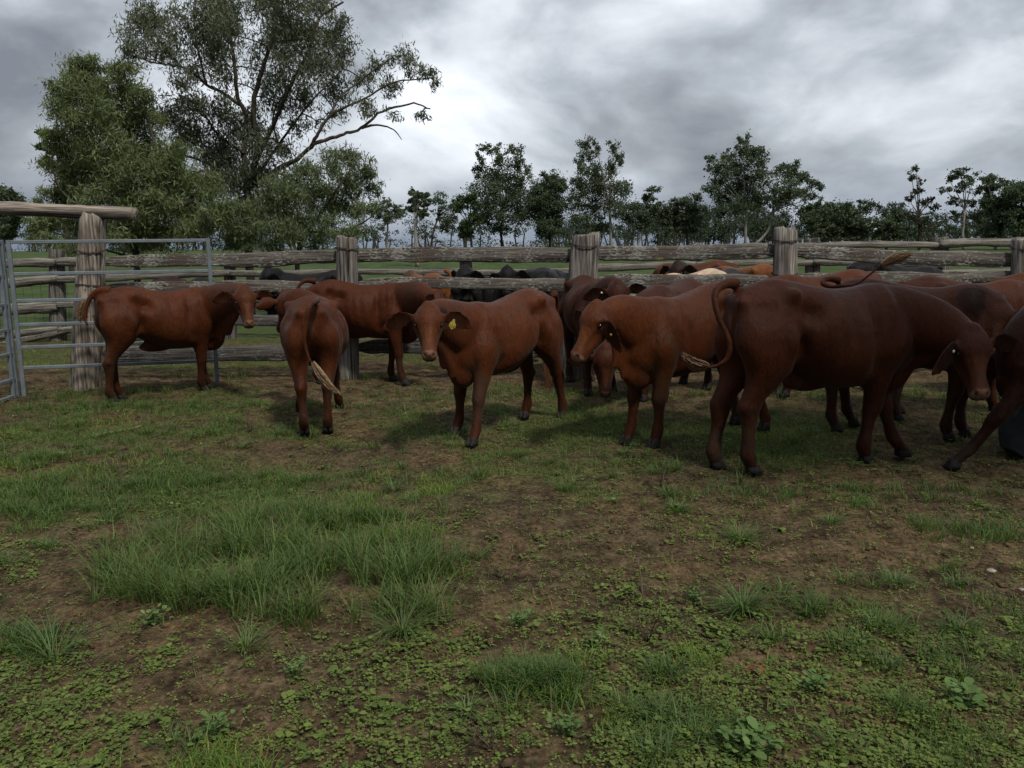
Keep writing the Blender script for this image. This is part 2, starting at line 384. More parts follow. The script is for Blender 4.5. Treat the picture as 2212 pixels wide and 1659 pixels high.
def make_cow(label, FH, s=1.0, poll=None, muzz=None, feet=(None,)*4, tail=None, switch=None, col=RED, voxel=.0115, tilt=0.0, fat=1.0,
             earL=(1, -.32, -.25), earR=(1, -.32, -.25), eartag=None, group='red cattle in the yard', hooves=True, wrinkle=0.0, belly=0.0,
             neckroll=0.0, dark=None, name='cow', sheath=.045, switch_col=None, world_head=True, headroll=0.0, tailrad=1.0, cat='cow', mus=1.0):
    """FH: (fore mid ground point, hind mid ground point) in world; poll / muzz / tail points in world"""
    f, h = np.array(FH[0], float), np.array(FH[1], float)
    base = (f+h)/2; d = f-h; rot = math.atan2(d[1], d[0])
    c_, s_ = math.cos(rot), math.sin(rot)
    # the local origin lies midway between the fore and hind feet of the standard animal (x = -.05)
    org = base-np.array([c_, s_, 0])*(-.06*s); org[2] = 0
    def loc(p):
        p = np.asarray(p, float)-org; return np.array([p[0]*c_+p[1]*s_, -p[0]*s_+p[1]*c_, p[2]])
    tz = lambda x, z: z+tilt*(np.asarray(x)+.05)*np.clip((np.asarray(z)-.3)/.6, 0, 1)
    mb = MB()
    # trunk
    T = interp(TRUNK, 5); rg = []
    for x, zt, zb, hw in T:
        zt = tz(x, zt); zb = tz(x, zb)-belly*math.exp(-((x-.0)/.25)**2); k = []
        hw *= fat*1.03
        for t in TH:
            cy, sz = math.cos(t), math.sin(t)
            zc = zb+(zt-zb)*.44
            if sz >= 0: yy = sup(cy, 2.15)*hw*(1-.10*sz**3); z = zc+(zt-zc)*abs(sz)**(2/2.25)
            else: yy = sup(cy, 2.1)*hw; z = zc-(zc-zb)*abs(sz)**(2/2.1)
            k.append((x, yy, z))
        rg.append(np.array(k)*s)
    mb.rings(rg)
    # navel flap and brisket
    def ell(c, r):
        ph = np.linspace(-np.pi/2+.15, np.pi/2-.15, 8); c = np.array(c); c[2] = tz(c[0], c[2])
        mb.rings([ellring((c+np.array([r[0]*math.sin(p), 0, 0]))*s, (0, 1, 0), r[1]*math.cos(p)*s, (0, 0, 1), r[2]*math.cos(p)*s) for p in ph])
    if sheath: ell((-.10, 0, .60-sheath*.3), (.20, .030, .040+sheath*.65))
    ell((.53, 0, .640), (.165, .095, .165))
    # legs
    hoofs = []
    for i, (tabl, sg) in enumerate(((FORE, 1), (FORE, -1), (HIND, 1), (HIND, -1))):
        tb = interp(tabl, 4)
        k_ = 1.0; ft = feet[i]; x0, y0 = tabl[-1][1]*s, tabl[-1][2]*sg*s; dx = dy = dz = 0.0
        if ft is not None:
            L = loc(ft); dx, dy, dz = L[0]-x0, L[1]-y0, L[2]
        rg = []
        for z, x, y, rx, ry in tb:
            wgt = min(1, max(0, (.96-z)/.90))**1.25
            up = dz*max(0, (.62-z)/.62); k_ = math.sqrt(1+min(1.2, (dx/(.75*s))**2)) if z < .8 else 1
            bend = 0.0
            if dz > 0.02: bend = .10*math.exp(-((z-.40)/.16)**2)
            zz_ = float(tz(x, z)) if z > .5 else z
            rg.append(ellring(np.array([x*s+dx*wgt+bend, y*sg*s+dy*wgt, zz_*s+up]), (1, 0, 0), rx*s*mus**.5*1.03*k_, (0, 1, 0), ry*s*mus**.5*1.1, 2.15))
        mb.rings(rg)
        for q_ in (1, -1): mb.tube([(x0+dx-.030*s, y0+dy+q_*.020*s, .100*s+dz), (x0+dx-.055*s, y0+dy+q_*.024*s, .085*s+dz)], [.020*s, .013*s], 8)
        hoofs.append((x0+dx+.012*s, y0+dy, dz))
    # head frame
    P = loc(poll) if poll is not None else np.array([.98, 0, 1.12])*s
    Q = loc(muzz) if muzz is not None else P+np.array([.33, 0, -.33])*s
    u = unit(Q-P); up = np.array([0, 0, 1.0]); v = unit(up-np.dot(up, u)*u)
    if u[2] < -.97: v = unit(np.array([1, 0, 0])-u[0]*u)
    wv = np.cross(v, u)                              # left of the head
    if headroll: a = headroll; v, wv = v*math.cos(a)+wv*math.sin(a), wv*math.cos(a)-v*math.sin(a)
    hs = s*.90; hd = lambda a, b, c: P+(u*a+v*b+wv*c)*hs
    # neck
    S0 = np.array([.36, 0, float(tz(.36, .965))])*s; E = hd(.03, -.070, 0)
    p1 = S0+np.array([.26, 0, .02])*s; p2 = E-u*.10*s+unit(S0-E)*.13*s+np.array([0, 0, .02])*s
    ax = bez(S0, p1, p2, E, 14); tg = np.gradient(ax, axis=0); rg = []; dl = []
    rz_ = np.interp(np.linspace(0, 1, 14), [0, .25, .5, .75, 1], [.255, .238, .205, .165, .118])*s
    ry_ = np.interp(np.linspace(0, 1, 14), [0, .25, .5, .75, 1], [.175, .155, .128, .106, .090])*s
    for i in range(14):
        t = unit(tg[i]); n = unit(up-np.dot(up, t)*t)
        if abs(t[2]) > .85: n = unit(n*.5+v*.5-np.dot(n*.5+v*.5, t)*t)
        b = np.cross(t, n)
        rg.append(ellring(ax[i], b, ry_[i], n, rz_[i], 2.1))
        k = i/13
        dr = (.155*math.sin(math.pi*min(1, k*1.05+.12))+.02)*s*(1+.18*math.sin(i*2.1))
        dl.append(ellring(ax[i]-n*(rz_[i]*.93+dr*.25), b, (.030-.010*k)*s, n, dr, 2))
    mb.rings(rg); mb.rings(dl[:12])
    # head
    rg = [ellring(hd(a, b, 0), wv, rw*hs*1.10, v, rv*hs*1.0, 2.35) for a, b, rv, rw in interp(HEAD, 4)]; mb.rings(rg)
    # poll knob, cheeks, brows
    def blob(c, r, seg=7):
        ph = np.linspace(-np.pi/2+.15, np.pi/2-.15, seg)
        mb.rings([ellring(hd(c[0]+r[0]*math.sin(p), c[1], c[2]), wv, r[2]*math.cos(p)*hs, v, r[1]*math.cos(p)*hs) for p in ph])
    blob((-.005, .065, 0), (.065, .055, .062))
    for sg in (1, -1):
        blob((.130, .030, .085*sg), (.048, .034, .032))
        blob((.12, -.10, .062*sg), (.095, .075, .044))
    # ears
    earp = []
    for sg, e in ((1, earL), (-1, earR)):
        world = len(e) == 5; scale = (e[3] if len(e) > 3 else 1.0)*1.12
        dirn = unit(np.array([e[0]*c_+e[1]*s_, -e[0]*s_+e[1]*c_, e[2]])) if world else unit(wv*sg*e[0]+v*e[1]+u*e[2]); bs = hd(.078, .012, .098*sg)
        wq = up*1.0+v*.25; wax = unit(wq-np.dot(wq, dirn)*dirn); th = np.cross(dirn, wax)*sg
        rg = []
        for t, a, tk in ((-.04, .026, .024), (.03, .030, .020), (.06, .054, .013), (.10, .072, .0115), (.14, .078, .0110), (.18, .066, .0105), (.22, .044, .010), (.25, .020, .008)):
            t *= scale; a *= scale**.5
            cc = bs+dirn*t*s-up*(t*t*.9)*s
            th_ = TH; la = np.cos(th_)*a*s; tt = np.sin(th_)*max(tk*s, voxel*.85)
            cup = (la/(.06*s))**2*.015*s*min(1, max(0, t/.08))
            rg.append(cc+np.outer(la, wax)+np.outer(tt+cup, th))
        mb.rings(rg); earp.append((bs, dirn, wax, th, scale))
    # tail
    if tail is not None:
        tp = np.array([loc(p) for p in tail]); tp = catmull(tp, 6)
    else:
        tp = catmull(np.array([(-.60, 0, 1.19), (-.68, 0, 1.17), (-.715, .01, 1.05), (-.72, .015, .85), (-.71, .01, .65)])*s, 6)
    nr = np.linspace(0, 1, len(tp)); rd = np.interp(nr, [0, .12, .4, 1], [.045, .036, .026, .014])*s*tailrad
    mb.tube(tp, np.maximum(rd, voxel*1.1), 12)
    # ---- one continuous surface
    V, q = remesh(np.vstack(mb.V), [np.vstack(mb.q), np.vstack(mb.t)], voxel)
    rel = (V-P)/hs; hu, hv, hw = rel @ u, rel @ v, rel @ wv
    inhead = (hu > .0) & (hu < .56) & (np.abs(hw) < .145) & (np.abs(hv) < .22)
    leg = np.clip((.62*s-V[:, 2])/(.2*s), 0, 1)
    earm = np.zeros(len(V))
    for bs, dn, wx, th, sc_ in earp:
        dd = V-bs; t = dd @ dn; r = np.linalg.norm(dd, axis=1)
        earm = np.maximum(earm, ((t > .045*s) & (r < .29*s*sc_) & (np.abs(hw) > .10)).astype(float))
    ttail = np.min(np.linalg.norm(V[:, None, :]-tp[None, ::3], axis=2), axis=1) < rd.max()*1.6 if len(V) < 120000 else np.zeros(len(V), bool)
    wt = np.full(len(V), .55); wt[inhead] = .16; wt = wt*(1-leg)+.20*leg; wt[earm > 0] = .08; wt[ttail] = .15
    V = smooth_q(V, q, wt, int(round(11*(.0115/voxel)**1.5))+2)
    V = smooth_q(V, q, np.full(len(V), .5), 2)
    Nn = vnormals(V, q); X = V/s
    disp = np.zeros(len(V)); ay = np.abs(X[:, 1])
    def g(x, y, z, sx, sy, sz, amp):
        z = float(tz(x, z)); return amp*np.exp(-((X[:, 0]-x)/sx)**2-((ay-y)/sy)**2-((X[:, 2]-z)/sz)**2)
    disp += g(-.34, .20, 1.165, .05, .07, .045, .056)          # hook bone
    disp += g(-.23, .23, 1.07, .085, .12, .080, -.080)        # flank hollow
    disp += g(-.29, .24, .84, .045, .14, .13, -.062)          # stifle fold
    disp += g(-.37, .22, .88, .05, .12, .09, .040)+g(-.12, .27, .96, .10, .10, .16, .014)
    disp += g(-.46, .10, 1.245, .08, .06, .03, -.012)
    disp += g(-.655, .10, 1.13, .04, .04, .04, .024)          # pin bone
    disp += g(-.54, .18, 1.05, .08, .08, .09, -.038)
    disp += g(-.56, .20, .84, .035, .10, .14, -.014)
    disp += g(.37, .16, 1.06, .04, .10, .15, .028)            # shoulder blade
    disp += g(.44, .16, .97, .035, .10, .10, -.014)
    disp += g(.23, .25, .94, .045, .12, .24, -.046)
    disp += g(.45, .15, .84, .07, .10, .08, .022)             # point of shoulder
    disp += g(.28, .20, .70, .055, .10, .08, -.026)
    disp += g(-.05, .0, 1.22, .35, .035, .03, -.004)
    disp += g(-.63, .12, .45, .03, .06, .035, .012)+g(.44, .12, .40, .03, .06, .035, .006)
    disp += .0035*np.sin(X[:, 0]*62+X[:, 2]*9)*np.exp(-((X[:, 0]-.0)/.18)**2-((X[:, 2]-.95)/.16)**2)*(ay > .12)
    disp += .016*(fbm(X[:, 0]*3.0+9, X[:, 2]*2.6+X[:, 1]*2+3, 2)-.5)*(1-inhead)*(1-leg)
    disp += .005*(fbm(X[:, 0]*7+5, X[:, 2]*7+X[:, 1]*4, 3)-.5)*(1-inhead)
    if wrinkle:
        m = np.exp(-((X[:, 0]-.60)/.13)**4-((X[:, 2]-.93)/.22)**2)*(~inhead)
        disp -= wrinkle*m*np.maximum(0, np.sin(X[:, 0]*165+X[:, 2]*14+fbm(X[:, 0]*3, X[:, 2]*3, 2)*4))**2
    disp *= s
    # face details in the head's own frame
    H = lambda a, b, c, sa, sb, sc2, amp: amp*np.exp(-((hu-a)/sa)**2-((hv-b)/sb)**2-((np.abs(hw)-c)/sc2)**2)*(hu > -.1)
    disp += (H(.158, -.006, .122, .028, .020, .03, -.020)+H(.135, .024, .10, .024, .014, .03, .014)+H(.185, -.04, .09, .03, .02, .03, .004)
             + H(.30, -.05, .08, .09, .035, .03, -.014)+H(.29, -.0, .055, .09, .035, .022, -.012)+H(.22, -.04, .10, .04, .03, .03, -.010)+H(.10, .02, .0, .05, .03, .05, -.006)+H(.463, -.050, .038, .016, .020, .014, -.022)+H(.455, -.022, .045, .02, .012, .02, .006)
             + H(.43, -.108, .04, .05, .006, .05, -.008))*hs
    V = V+Nn*disp[:, None]
    # ---- colour of the coat
    col = np.asarray(col, float)*(.95 if max(col) > .3 else .72 if max(col) > .17 else .43 if max(col) > .03 else .55)*((1, 1.02, .90) if .05 < max(col) < .3 else 1); colr = np.tile(col, (len(V), 1))
    def paint(c, k): 
        k = np.clip(k, 0, 1)[:, None]; colr[:] = colr*(1-k)+np.asarray(c)*k
    base_c = col; blk = base_c.max() < .02
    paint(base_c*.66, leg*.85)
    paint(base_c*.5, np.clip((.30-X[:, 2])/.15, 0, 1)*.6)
    if dark is not None: paint(np.asarray(dark), np.clip((X[:, 0]-.2)/.3, 0, 1)*.8)
    if not blk:
        paint(base_c*np.array([1.45, 1.6, 1.5]), (inhead & (hu > .22))*np.clip((hv+.03)/.04, 0, 1)*.5)
        mz = np.clip((hu-.435)/.022, 0, 1)*np.clip((hv+.118)/.02, 0, 1)*inhead
        paint((.19, .105, .068), mz*.95)
    paint((.012, .007, .006), (H(.468, -.052, .038, .014, .015, .011, 1.0)*1.3+H(.44, -.109, .03, .06, .0055, .05, .8))*inhead)
    paint(base_c*.3, H(.158, -.006, .12, .030, .019, .03, 1.1)*inhead)
    paint(base_c*.8, earm*.6)
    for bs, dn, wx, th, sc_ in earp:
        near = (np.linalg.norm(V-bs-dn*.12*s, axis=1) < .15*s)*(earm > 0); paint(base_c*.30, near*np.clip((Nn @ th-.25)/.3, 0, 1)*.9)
    if not blk: paint((.11, .045, .030), np.exp(-((X[:, 0]+.69)/.05)**2-(X[:, 1]/.022)**2-((X[:, 2]-1.0)/.055)**2)*1.4)
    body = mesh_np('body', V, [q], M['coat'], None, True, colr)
    # ---- the thing
    root = thing(name, label, cat, tuple(org), rot, group); body.parent = root
    for sg in (1, -1):
        e = MB(); ce = hd(.157, -.006, .1105*sg); ph = np.linspace(-np.pi/2+.1, np.pi/2-.1, 9)
        e.rings([ellring(ce+u*.021*hs*math.sin(p), wv, .015*hs*math.cos(p), v, .0185*hs*math.cos(p)) for p in ph]); e.build('eye', M['eye'], root)
    if hooves:
        for hx, hy, hz in hoofs:
            m_ = MB()
            for sg in (1, -1):
                rg = []
                for z, xo, rx, ry in ((.072, -.010, .036, .018), (.055, -.006, .041, .021), (.03, .002, .046, .024), (.0, .010, .050, .025)):
                    r_ = ellring(np.array([hx+xo*s, hy+sg*.0225*s, z*s+hz]), (1, 0, 0), rx*s, (0, 1, 0), ry*s, 2.4)
                    r_[:, 2] -= np.maximum(0, (r_[:, 0]-hx-.02*s))*z*7*.6; rg.append(r_)
                m_.rings(rg)
            m_.build('hoof', M['hoof'], root)
            # dew claws
    # switch of hair at the end of the tail
    if switch is not False:
        sp = np.array([loc(p) for p in switch]) if switch else tp[-1]+np.array([(0, 0, .06), (0, .0, -.05), (.01, .0, -.17), (.015, .0, -.30)])*s
        sp = catmull(sp, 6); mm = MB(); rr = np.random.RandomState(int(abs(org[0]*997+org[1]*131)) % 9999)
        ca, cb = switch_col or ((.10, .055, .028), (.29, .20, .115)) if not blk else ((.01, .01, .01), (.02, .018, .018))
        nS = 90 if voxel < .015 else 30; L = len(sp); spread = .040*s
        Tg = unit(sp[-1]-sp[0]); A = unit(np.cross(Tg, [.3, .5, .8])); B = np.cross(Tg, A)
        for k in range(nS):
            an = rr.uniform(0, 6.28); r0 = rr.uniform(.15, 1)**.7; t = np.linspace(0, 1, L); ln = rr.uniform(.5, 1.0)**.7
            prof = (.018*s+spread*np.sin(np.pi*np.clip(t*.86+.05, 0, 1))*.95)*r0
            idx = t*ln*(L-1); pa = np.stack([np.interp(idx, np.arange(L), sp[:, j]) for j in range(3)], 1)
            pa = pa+np.outer(prof*math.cos(an), A)+np.outer(prof*math.sin(an)*.6, B)+rr.normal(0, .004*s, (L, 3))*t[:, None]
            cc = np.asarray(ca)+(np.asarray(cb)-np.asarray(ca))*rr.uniform(0, 1)
            mm.tube(pa[::2] if voxel > .015 else pa, np.interp(np.linspace(0, 1, len(pa[::2] if voxel > .015 else pa)), [0, .6, 1], [.005, .005, .0008])*s, 3, False, col=cc)
        mm.build('tail_switch', M['hair'], root)
    if eartag:
        side, kind, tpos, drop = eartag
        bs, dn, wx, th, sc_ = earp[0 if side > 0 else 1]
        nrm = unit(th)
        pc = bs+dn*tpos*s-up*(tpos**2*.9)*s+nrm*.024*s
        hgt = .064*s; wd = .029*s; side_v = unit(np.cross(up, nrm)); dnv = unit(-up+side_v*drop); sv = unit(np.cross(nrm, dnv))
        if kind == 'flag':
            sh = [(-.25, 0), (.25, 0), (.42, .3), (1, .62), (1, 1.0), (0, 1.3), (-1, 1.0), (-1, .62), (-.42, .3)]
            pts = [pc+sv*a*wd+dnv*b*hgt for a, b in sh]; fr = [p+nrm*.002 for p in pts]; bk = [p-nrm*.002 for p in pts]
            mm = MB(); mm.rings([bk, fr]); e = mm.build('ear_tag', M['tag_y'], root, False)
            # three digits inked on the tag
            seg = {'9': [(1, 0), (0, 0), (0, 1), (1, 1), (1, 0), (1, 2), (0, 2)], '0': [(0, 0), (1, 0), (1, 2), (0, 2), (0, 0)]}
            dm = MB()
            for k, ch in enumerate('900'):
                pl = [pc+nrm*.0045+sv*((k-1)*.60+(a-.5)*.34)*wd*(-1)+dnv*(.78+b*.13)*hgt for a, b in seg[ch]]
                for p_, q_ in zip(pl[:-1], pl[1:]): dm.tube([p_, q_], .0011, 4)
            dm.build('tag_number', M['ink'], e)
        else:
            mm = MB(); mm.tube([pc-nrm*.004, pc+nrm*.004], .010*s, 14); mm.build('ear_tag', M['tag_w'] if kind == 'white' else M['tag_y'], root)
    return root
# ------------------------------------------------------------------ ground
def greenness(x, y):
    x = np.asarray(x, float); y = np.asarray(y, float)
    g = fbm(x*.55+3, y*.55+8, 4)*.62+fbm(x*2.1+30, y*2.1+11, 3)*.38
    g = g+.16*np.exp(-((x+3.2)/1.6)**2-((y-7.3)/1.4)**2)+.12*np.exp(-((x+2.0)/1.6)**2-((y-5.2)/1.0)**2)+.05*np.exp(-((x-.5)/3)**2-((y-7)/1)**2)
    g = g-.16*np.exp(-((y-10.1)/1.0)**2)-.10*np.exp(-((x+1.6)/2.2)**2-((y-6.4)/.35)**2)-.08*np.exp(-((x-1)/3)**2-((y-8.2)/.6)**2)-.20*np.exp(-((x-1.7)/1.5)**2-((y-4.6)/.95)**2)-.12*np.exp(-((x+.6)/.9)**2-((y-6.2)/.5)**2)-.10*np.exp(-((x-.2)/.8)**2-((y-5.2)/.5)**2)-.13*np.exp(-((x-1.2)/1.2)**2-((y-4.0)/.7)**2)-.08*np.exp(-((x+2)/3)**2-((y-8.9)/.5)**2)-.09*np.exp(-((x+1.0)/.9)**2-((y-3.0)/.30)**2)
    return g
def height(x, y):
    x = np.asarray(x, float); y = np.asarray(y, float); near = np.clip((30-y)/15, 0, 1)
    h = (fbm(x*1.1, y*1.1, 3)-.5)*.06+(fbm(x*6+3, y*6+1, 4)-.5)*.065
    h = h-.020*np.clip(fbm(x*3.1+40, y*3.1+7, 2)-.60, 0, 1)*6
    return h*near+gz(x, y)
def axis(dense0, dense1, step, lo, hi, grow=1.12):
    a = list(np.arange(dense0, dense1, step)); s_ = step
    while a[-1] < hi: s_ *= grow; a.append(a[-1]+s_)
    s_ = step; b = [dense0]
    while b[-1] > lo: s_ *= grow; b.append(b[-1]-s_)
    return np.array(b[::-1][:-1]+a)
xs = axis(-7, 8, .035, -900, 900); ys = axis(1.9, 11.5, .035, -60, 900, 1.10)
XX, YY = np.meshgrid(xs, ys); ZZ = height(XX, YY); nx, ny = len(xs), len(ys)
i_, j_ = np.meshgrid(np.arange(ny-1), np.arange(nx-1), indexing='ij'); a_ = (i_*nx+j_).ravel()
gcol = greenness(XX, YY); gcol = np.where(YY > 10.6, np.clip(gcol+.12*np.clip((YY-10.6)/3, 0, 1)+.3*np.clip((YY-14.5)/1.5, 0, 1), 0, 1.2), gcol)
gm, t, o = new_mat('ground_soil')
oc = t.add('ShaderNodeTexCoord').outputs['Object']; at_ = t.add('ShaderNodeAttribute', attribute_name='tint').outputs['Fac']
f1 = t.noise(oc, 38, 6, .68); f2 = t.noise(oc, 6, 5, .6); f3 = t.noise(oc, 1.1, 4, .6); f4 = t.noise(oc, 120, 3, .6)
soil = t.ramp(t.math('ADD', t.math('MULTIPLY', f1, .55), t.math('MULTIPLY', f2, .45)), [(.37, (.014, .0105, .006)), (.46, (.046, .034, .019)), (.55, (.098, .073, .041)), (.66, (.18, .138, .085))])
soil = t.mix(1.0, soil, t.ramp(f3, [(.35, (.80, .80, .82)), (.65, (1.2, 1.08, 1.0))]), 'MULTIPLY')
grn = t.ramp(f1, [(.36, (.020, .026, .009)), (.5, (.050, .066, .018)), (.64, (.095, .118, .034))])
past = t.ramp(t.noise(t.mapping(oc, (1, .25, 1)), 1.4, 6, .65), [(.3, (.026, .046, .013)), (.5, (.042, .066, .019)), (.7, (.062, .080, .029))])
sp_ = t.add('ShaderNodeSeparateXYZ', ins={0: oc})
k1 = t.math('ADD', at_, t.math('MULTIPLY', t.math('SUBTRACT', f2, .5), .35))
base = t.mix(t.ramp(k1, [(.50, (0, 0, 0)), (.72, (.85, .85, .85))]), soil, grn)
far_ = t.math('MULTIPLY', t.math('SUBTRACT', sp_.outputs[1], 14.0), .25, clamp=True)
base = t.mix(far_, base, past)
hh = t.math('ADD', t.math('MULTIPLY', f1, 1.0), t.math('MULTIPLY', f4, .35))
principled(t, o, base, .95, .12, hh, .9, .02)
tag(mesh_np('ground', np.stack([XX.ravel(), YY.ravel(), ZZ.ravel()], 1), [np.stack([a_, a_+1, a_+nx+1, a_+nx], 1)], gm, None, True, np.repeat(gcol.ravel()[:, None], 3, 1)), None, None, None, 'structure')

# ------------------------------------------------------------------ grasses and weeds
rg_ = np.random.RandomState(404)
def scatter(n, y0, y1, p=1.6, wx=.68, pad=.5):
    u = rg_.uniform(0, 1, n); e = 1-p+1
    y = (y0**e+u*(y1**e-y0**e))**(1/e) if abs(e) > 1e-6 else y0*(y1/y0)**u
    x = rg_.uniform(-1, 1, n)*(wx*y+pad); return x, y
def blades(x, y, L, W, lean, col, seg=2, az=None, z0=None, rng=rg_):
    n = len(x); az = rng.uniform(0, 2*np.pi, n) if az is None else az
    z0 = height(x, y)-.004 if z0 is None else z0
    dx, dy = np.cos(az), np.sin(az); sx, sy = -dy, dx; tw = rng.uniform(-.6, .6, n)
    rows = []; 
    for k in range(seg+1):
        t = k/seg; out_ = L*lean*t**1.7; up_ = L*(t-.30*lean*t*t*t); wd = W*(1-t*.92)**.7*.5
        cx, cy, cz = x+dx*out_, y+dy*out_, z0+up_
        rows.append(np.stack([cx-sx*wd, cy-sy*wd, cz], 1)); rows.append(np.stack([cx+sx*wd, cy+sy*wd, cz], 1))
    V = np.stack(rows, 1)  # n, 2(seg+1), 3
    q = np.concatenate([np.array([[2*k, 2*k+1, 2*k+3, 2*k+2]]) for k in range(seg)])
    Q = (np.arange(n)[:, None, None]*(2*(seg+1))+q[None]).reshape(-1, 4)
    return V.reshape(-1, 3), Q, np.repeat(col, 2*(seg+1), 0)
def tints(n, a, b, rng=rg_, yellow=.06):
    c = np.asarray(a)+(np.asarray(b)-np.asarray(a))*rng.uniform(0, 1, (n, 1)); m = rng.uniform(0, 1, n) < yellow
    c[m] = np.array((.17, .135, .06))*rng.uniform(.6, 1.1, (m.sum(), 1)); return c
def keepd(x, y, lo, hi):
    g = greenness(x, y)+.46*(fbm(x*4.3, y*4.3, 3)-.5); return rg_.uniform(0, 1, len(x)) < np.clip((g-lo)/(hi-lo), 0.03, 1)
# short turf
x, y = scatter(300000, 2.15, 15.0, 1.75); m = keepd(x, y, .535, .645); x, y = x[m], y[m]; n = len(x)
g_ = fbm(x*1.3+50, y*1.3, 3)
c = tints(n, (.040, .078, .018), (.110, .172, .042)); c *= (.75+.6*g_)[:, None]; c[g_ > .58] *= (1.25, 1.2, .85)
V, Q, cc = blades(x, y, rg_.uniform(.018, .055, n)*(.7+.8*g_), rg_.uniform(.0028, .0055, n)*(1+y*.05), rg_.uniform(.2, 1.3, n), c, 2)
tag(mesh_np('short_grass', V, [Q], M['grass'], None, False, cc), 'short green turf growing in patches over the bare soil of the yard', 'grass', None, 'stuff')
# broad-leaved seedlings
def rosettes(x, y, R0, nl, col, cup=.35, hgt=.01, rng=rg_, width=.42):
    n = len(x); Vs = []; Cs = []; z0 = height(x, y)
    for k in range(nl):
        az = rng.uniform(0, 2*np.pi, n); L = R0*rng.uniform(.5, 1.0, n); st = R0*rng.uniform(.1, .75, n); el = rng.uniform(-.15, cup, n); h = hgt*rng.uniform(.2, 1.6, n)
        dx, dy = np.cos(az), np.sin(az); sx, sy = -dy, dx; W = L*width*rng.uniform(.8, 1.2, n)
        pt = []
        for t, wv_ in ((0, 0), (.25, .8), (.6, 1.0), (.9, .6), (1.0, 0), (.9, -.6), (.6, -1.0), (.25, -.8)):
            r = st+L*t; pt.append(np.stack([x+dx*r+sx*W*wv_, y+dy*r+sy*W*wv_, z0+h+L*t*el+np.abs(wv_)*W*.25-.25*L*t*t*.4], 1))
        Vs.append(np.stack(pt, 1)); Cs.append(col*rng.uniform(.8, 1.2, (n, 1)))
    V = np.concatenate(Vs); c = np.repeat(np.concatenate(Cs), 8, 0); n = len(V); return V.reshape(-1, 3), np.arange(n*8).reshape(-1, 8), c
x, y = scatter(32000, 2.15, 9.8, 1.9); d_ = fbm(x*1.9+9, y*1.9+77, 4)+.09*(y < 3.3)-.13*np.exp(-((x-1.6)/1.7)**2-((y-4.5)/.95)**2)-.10*np.exp(-((x+2)/1.2)**2-((y-3.35)/.35)**2); m = rg_.uniform(0, 1, len(x)) < np.clip((d_-.475)/.12, .05, 1); x, y = x[m], y[m]; n = len(x)
V, Q, cc = rosettes(x, y, rg_.uniform(.007, .019, n)*(1+.9*(rg_.uniform(0, 1, n) > .85)), 5, tints(n, (.078, .118, .026), (.160, .212, .050), yellow=.02), .5, .015)
V2, Q2, cc2 = rosettes(*scatter(11000, 2.3, 9.8, 1.4), rg_.uniform(.006, .015, 11000), 4, tints(11000, (.11, .175, .034), (.20, .27, .06), yellow=.02), .4, .008)
tag(mesh_np('broadleaf_weeds', np.vstack([V, V2]), [np.vstack([Q, Q2+len(V)])], M['grass'], None, False, np.vstack([cc, cc2])), 'low round-leaved weed seedlings sprinkled over the soil', 'weeds', None, 'stuff')
# clods and crumbs of soil kicked up by hooves
nC = 9000; x, y = scatter(nC, 2.15, 10.5, 1.7); m = rg_.uniform(0, 1, nC) < np.clip((.56-greenness(x, y))/.12+.15, .08, 1); x, y = x[m], y[m]; nC = len(x)
r_ = rg_.uniform(.003, .011, nC)*(1+1.5*(rg_.uniform(0, 1, nC) > .96)); oct_ = np.array([(1, 0, 0), (0, 1, 0), (-1, 0, 0), (0, -1, 0), (0, 0, .8), (0, 0, -.6)])
V = oct_[None]*r_[:, None, None]*rg_.uniform(.6, 1.3, (nC, 6, 1)); an = rg_.uniform(0, 6.28, nC); ca_, sa_ = np.cos(an)[:, None], np.sin(an)[:, None]
V = np.stack([V[..., 0]*ca_-V[..., 1]*sa_+x[:, None], V[..., 0]*sa_+V[..., 1]*ca_+y[:, None], V[..., 2]+(height(x, y)+r_*.3)[:, None]], -1)
tr = np.array([(0, 1, 4), (1, 2, 4), (2, 3, 4), (3, 0, 4), (1, 0, 5), (2, 1, 5), (3, 2, 5), (0, 3, 5)])
T_ = (np.arange(nC)[:, None, None]*6+tr[None]).reshape(-1, 3); cl = np.array((.085, .058, .037))*rg_.uniform(.45, 1.5, (nC, 1))
cm, ct, co = new_mat('soil_clod'); principled(ct, co, ct.add('ShaderNodeAttribute', attribute_name='tint').outputs['Color'], .95, .1)
tag(mesh_np('soil_clods', V.reshape(-1, 3), [T_], cm, None, True, np.repeat(cl, 6, 0)), 'loose crumbs and clods of brown soil kicked up by hooves', 'soil', None, 'stuff')
# dry straw litter
n = 26000; x, y = scatter(n, 2.15, 11.5, 1.7); m = rg_.uniform(0, 1, n) < np.clip(fbm(x*1.8+5, y*1.8+3, 3)*1.6-.45, 0, 1); x, y = x[m], y[m]; n = len(x)
V, Q, cc = blades(x, y, rg_.uniform(.008, .05, n)*.35, rg_.uniform(.0016, .004, n), rg_.uniform(2.0, 4.5, n), tints(n, (.10, .075, .05), (.26, .20, .13)), 1, z0=height(x, y)+.004)
tag(mesh_np('straw_litter', V, [Q], M['grass'], None, False, cc), 'dry straw and plant litter scattered on the soil', 'litter', None, 'stuff')
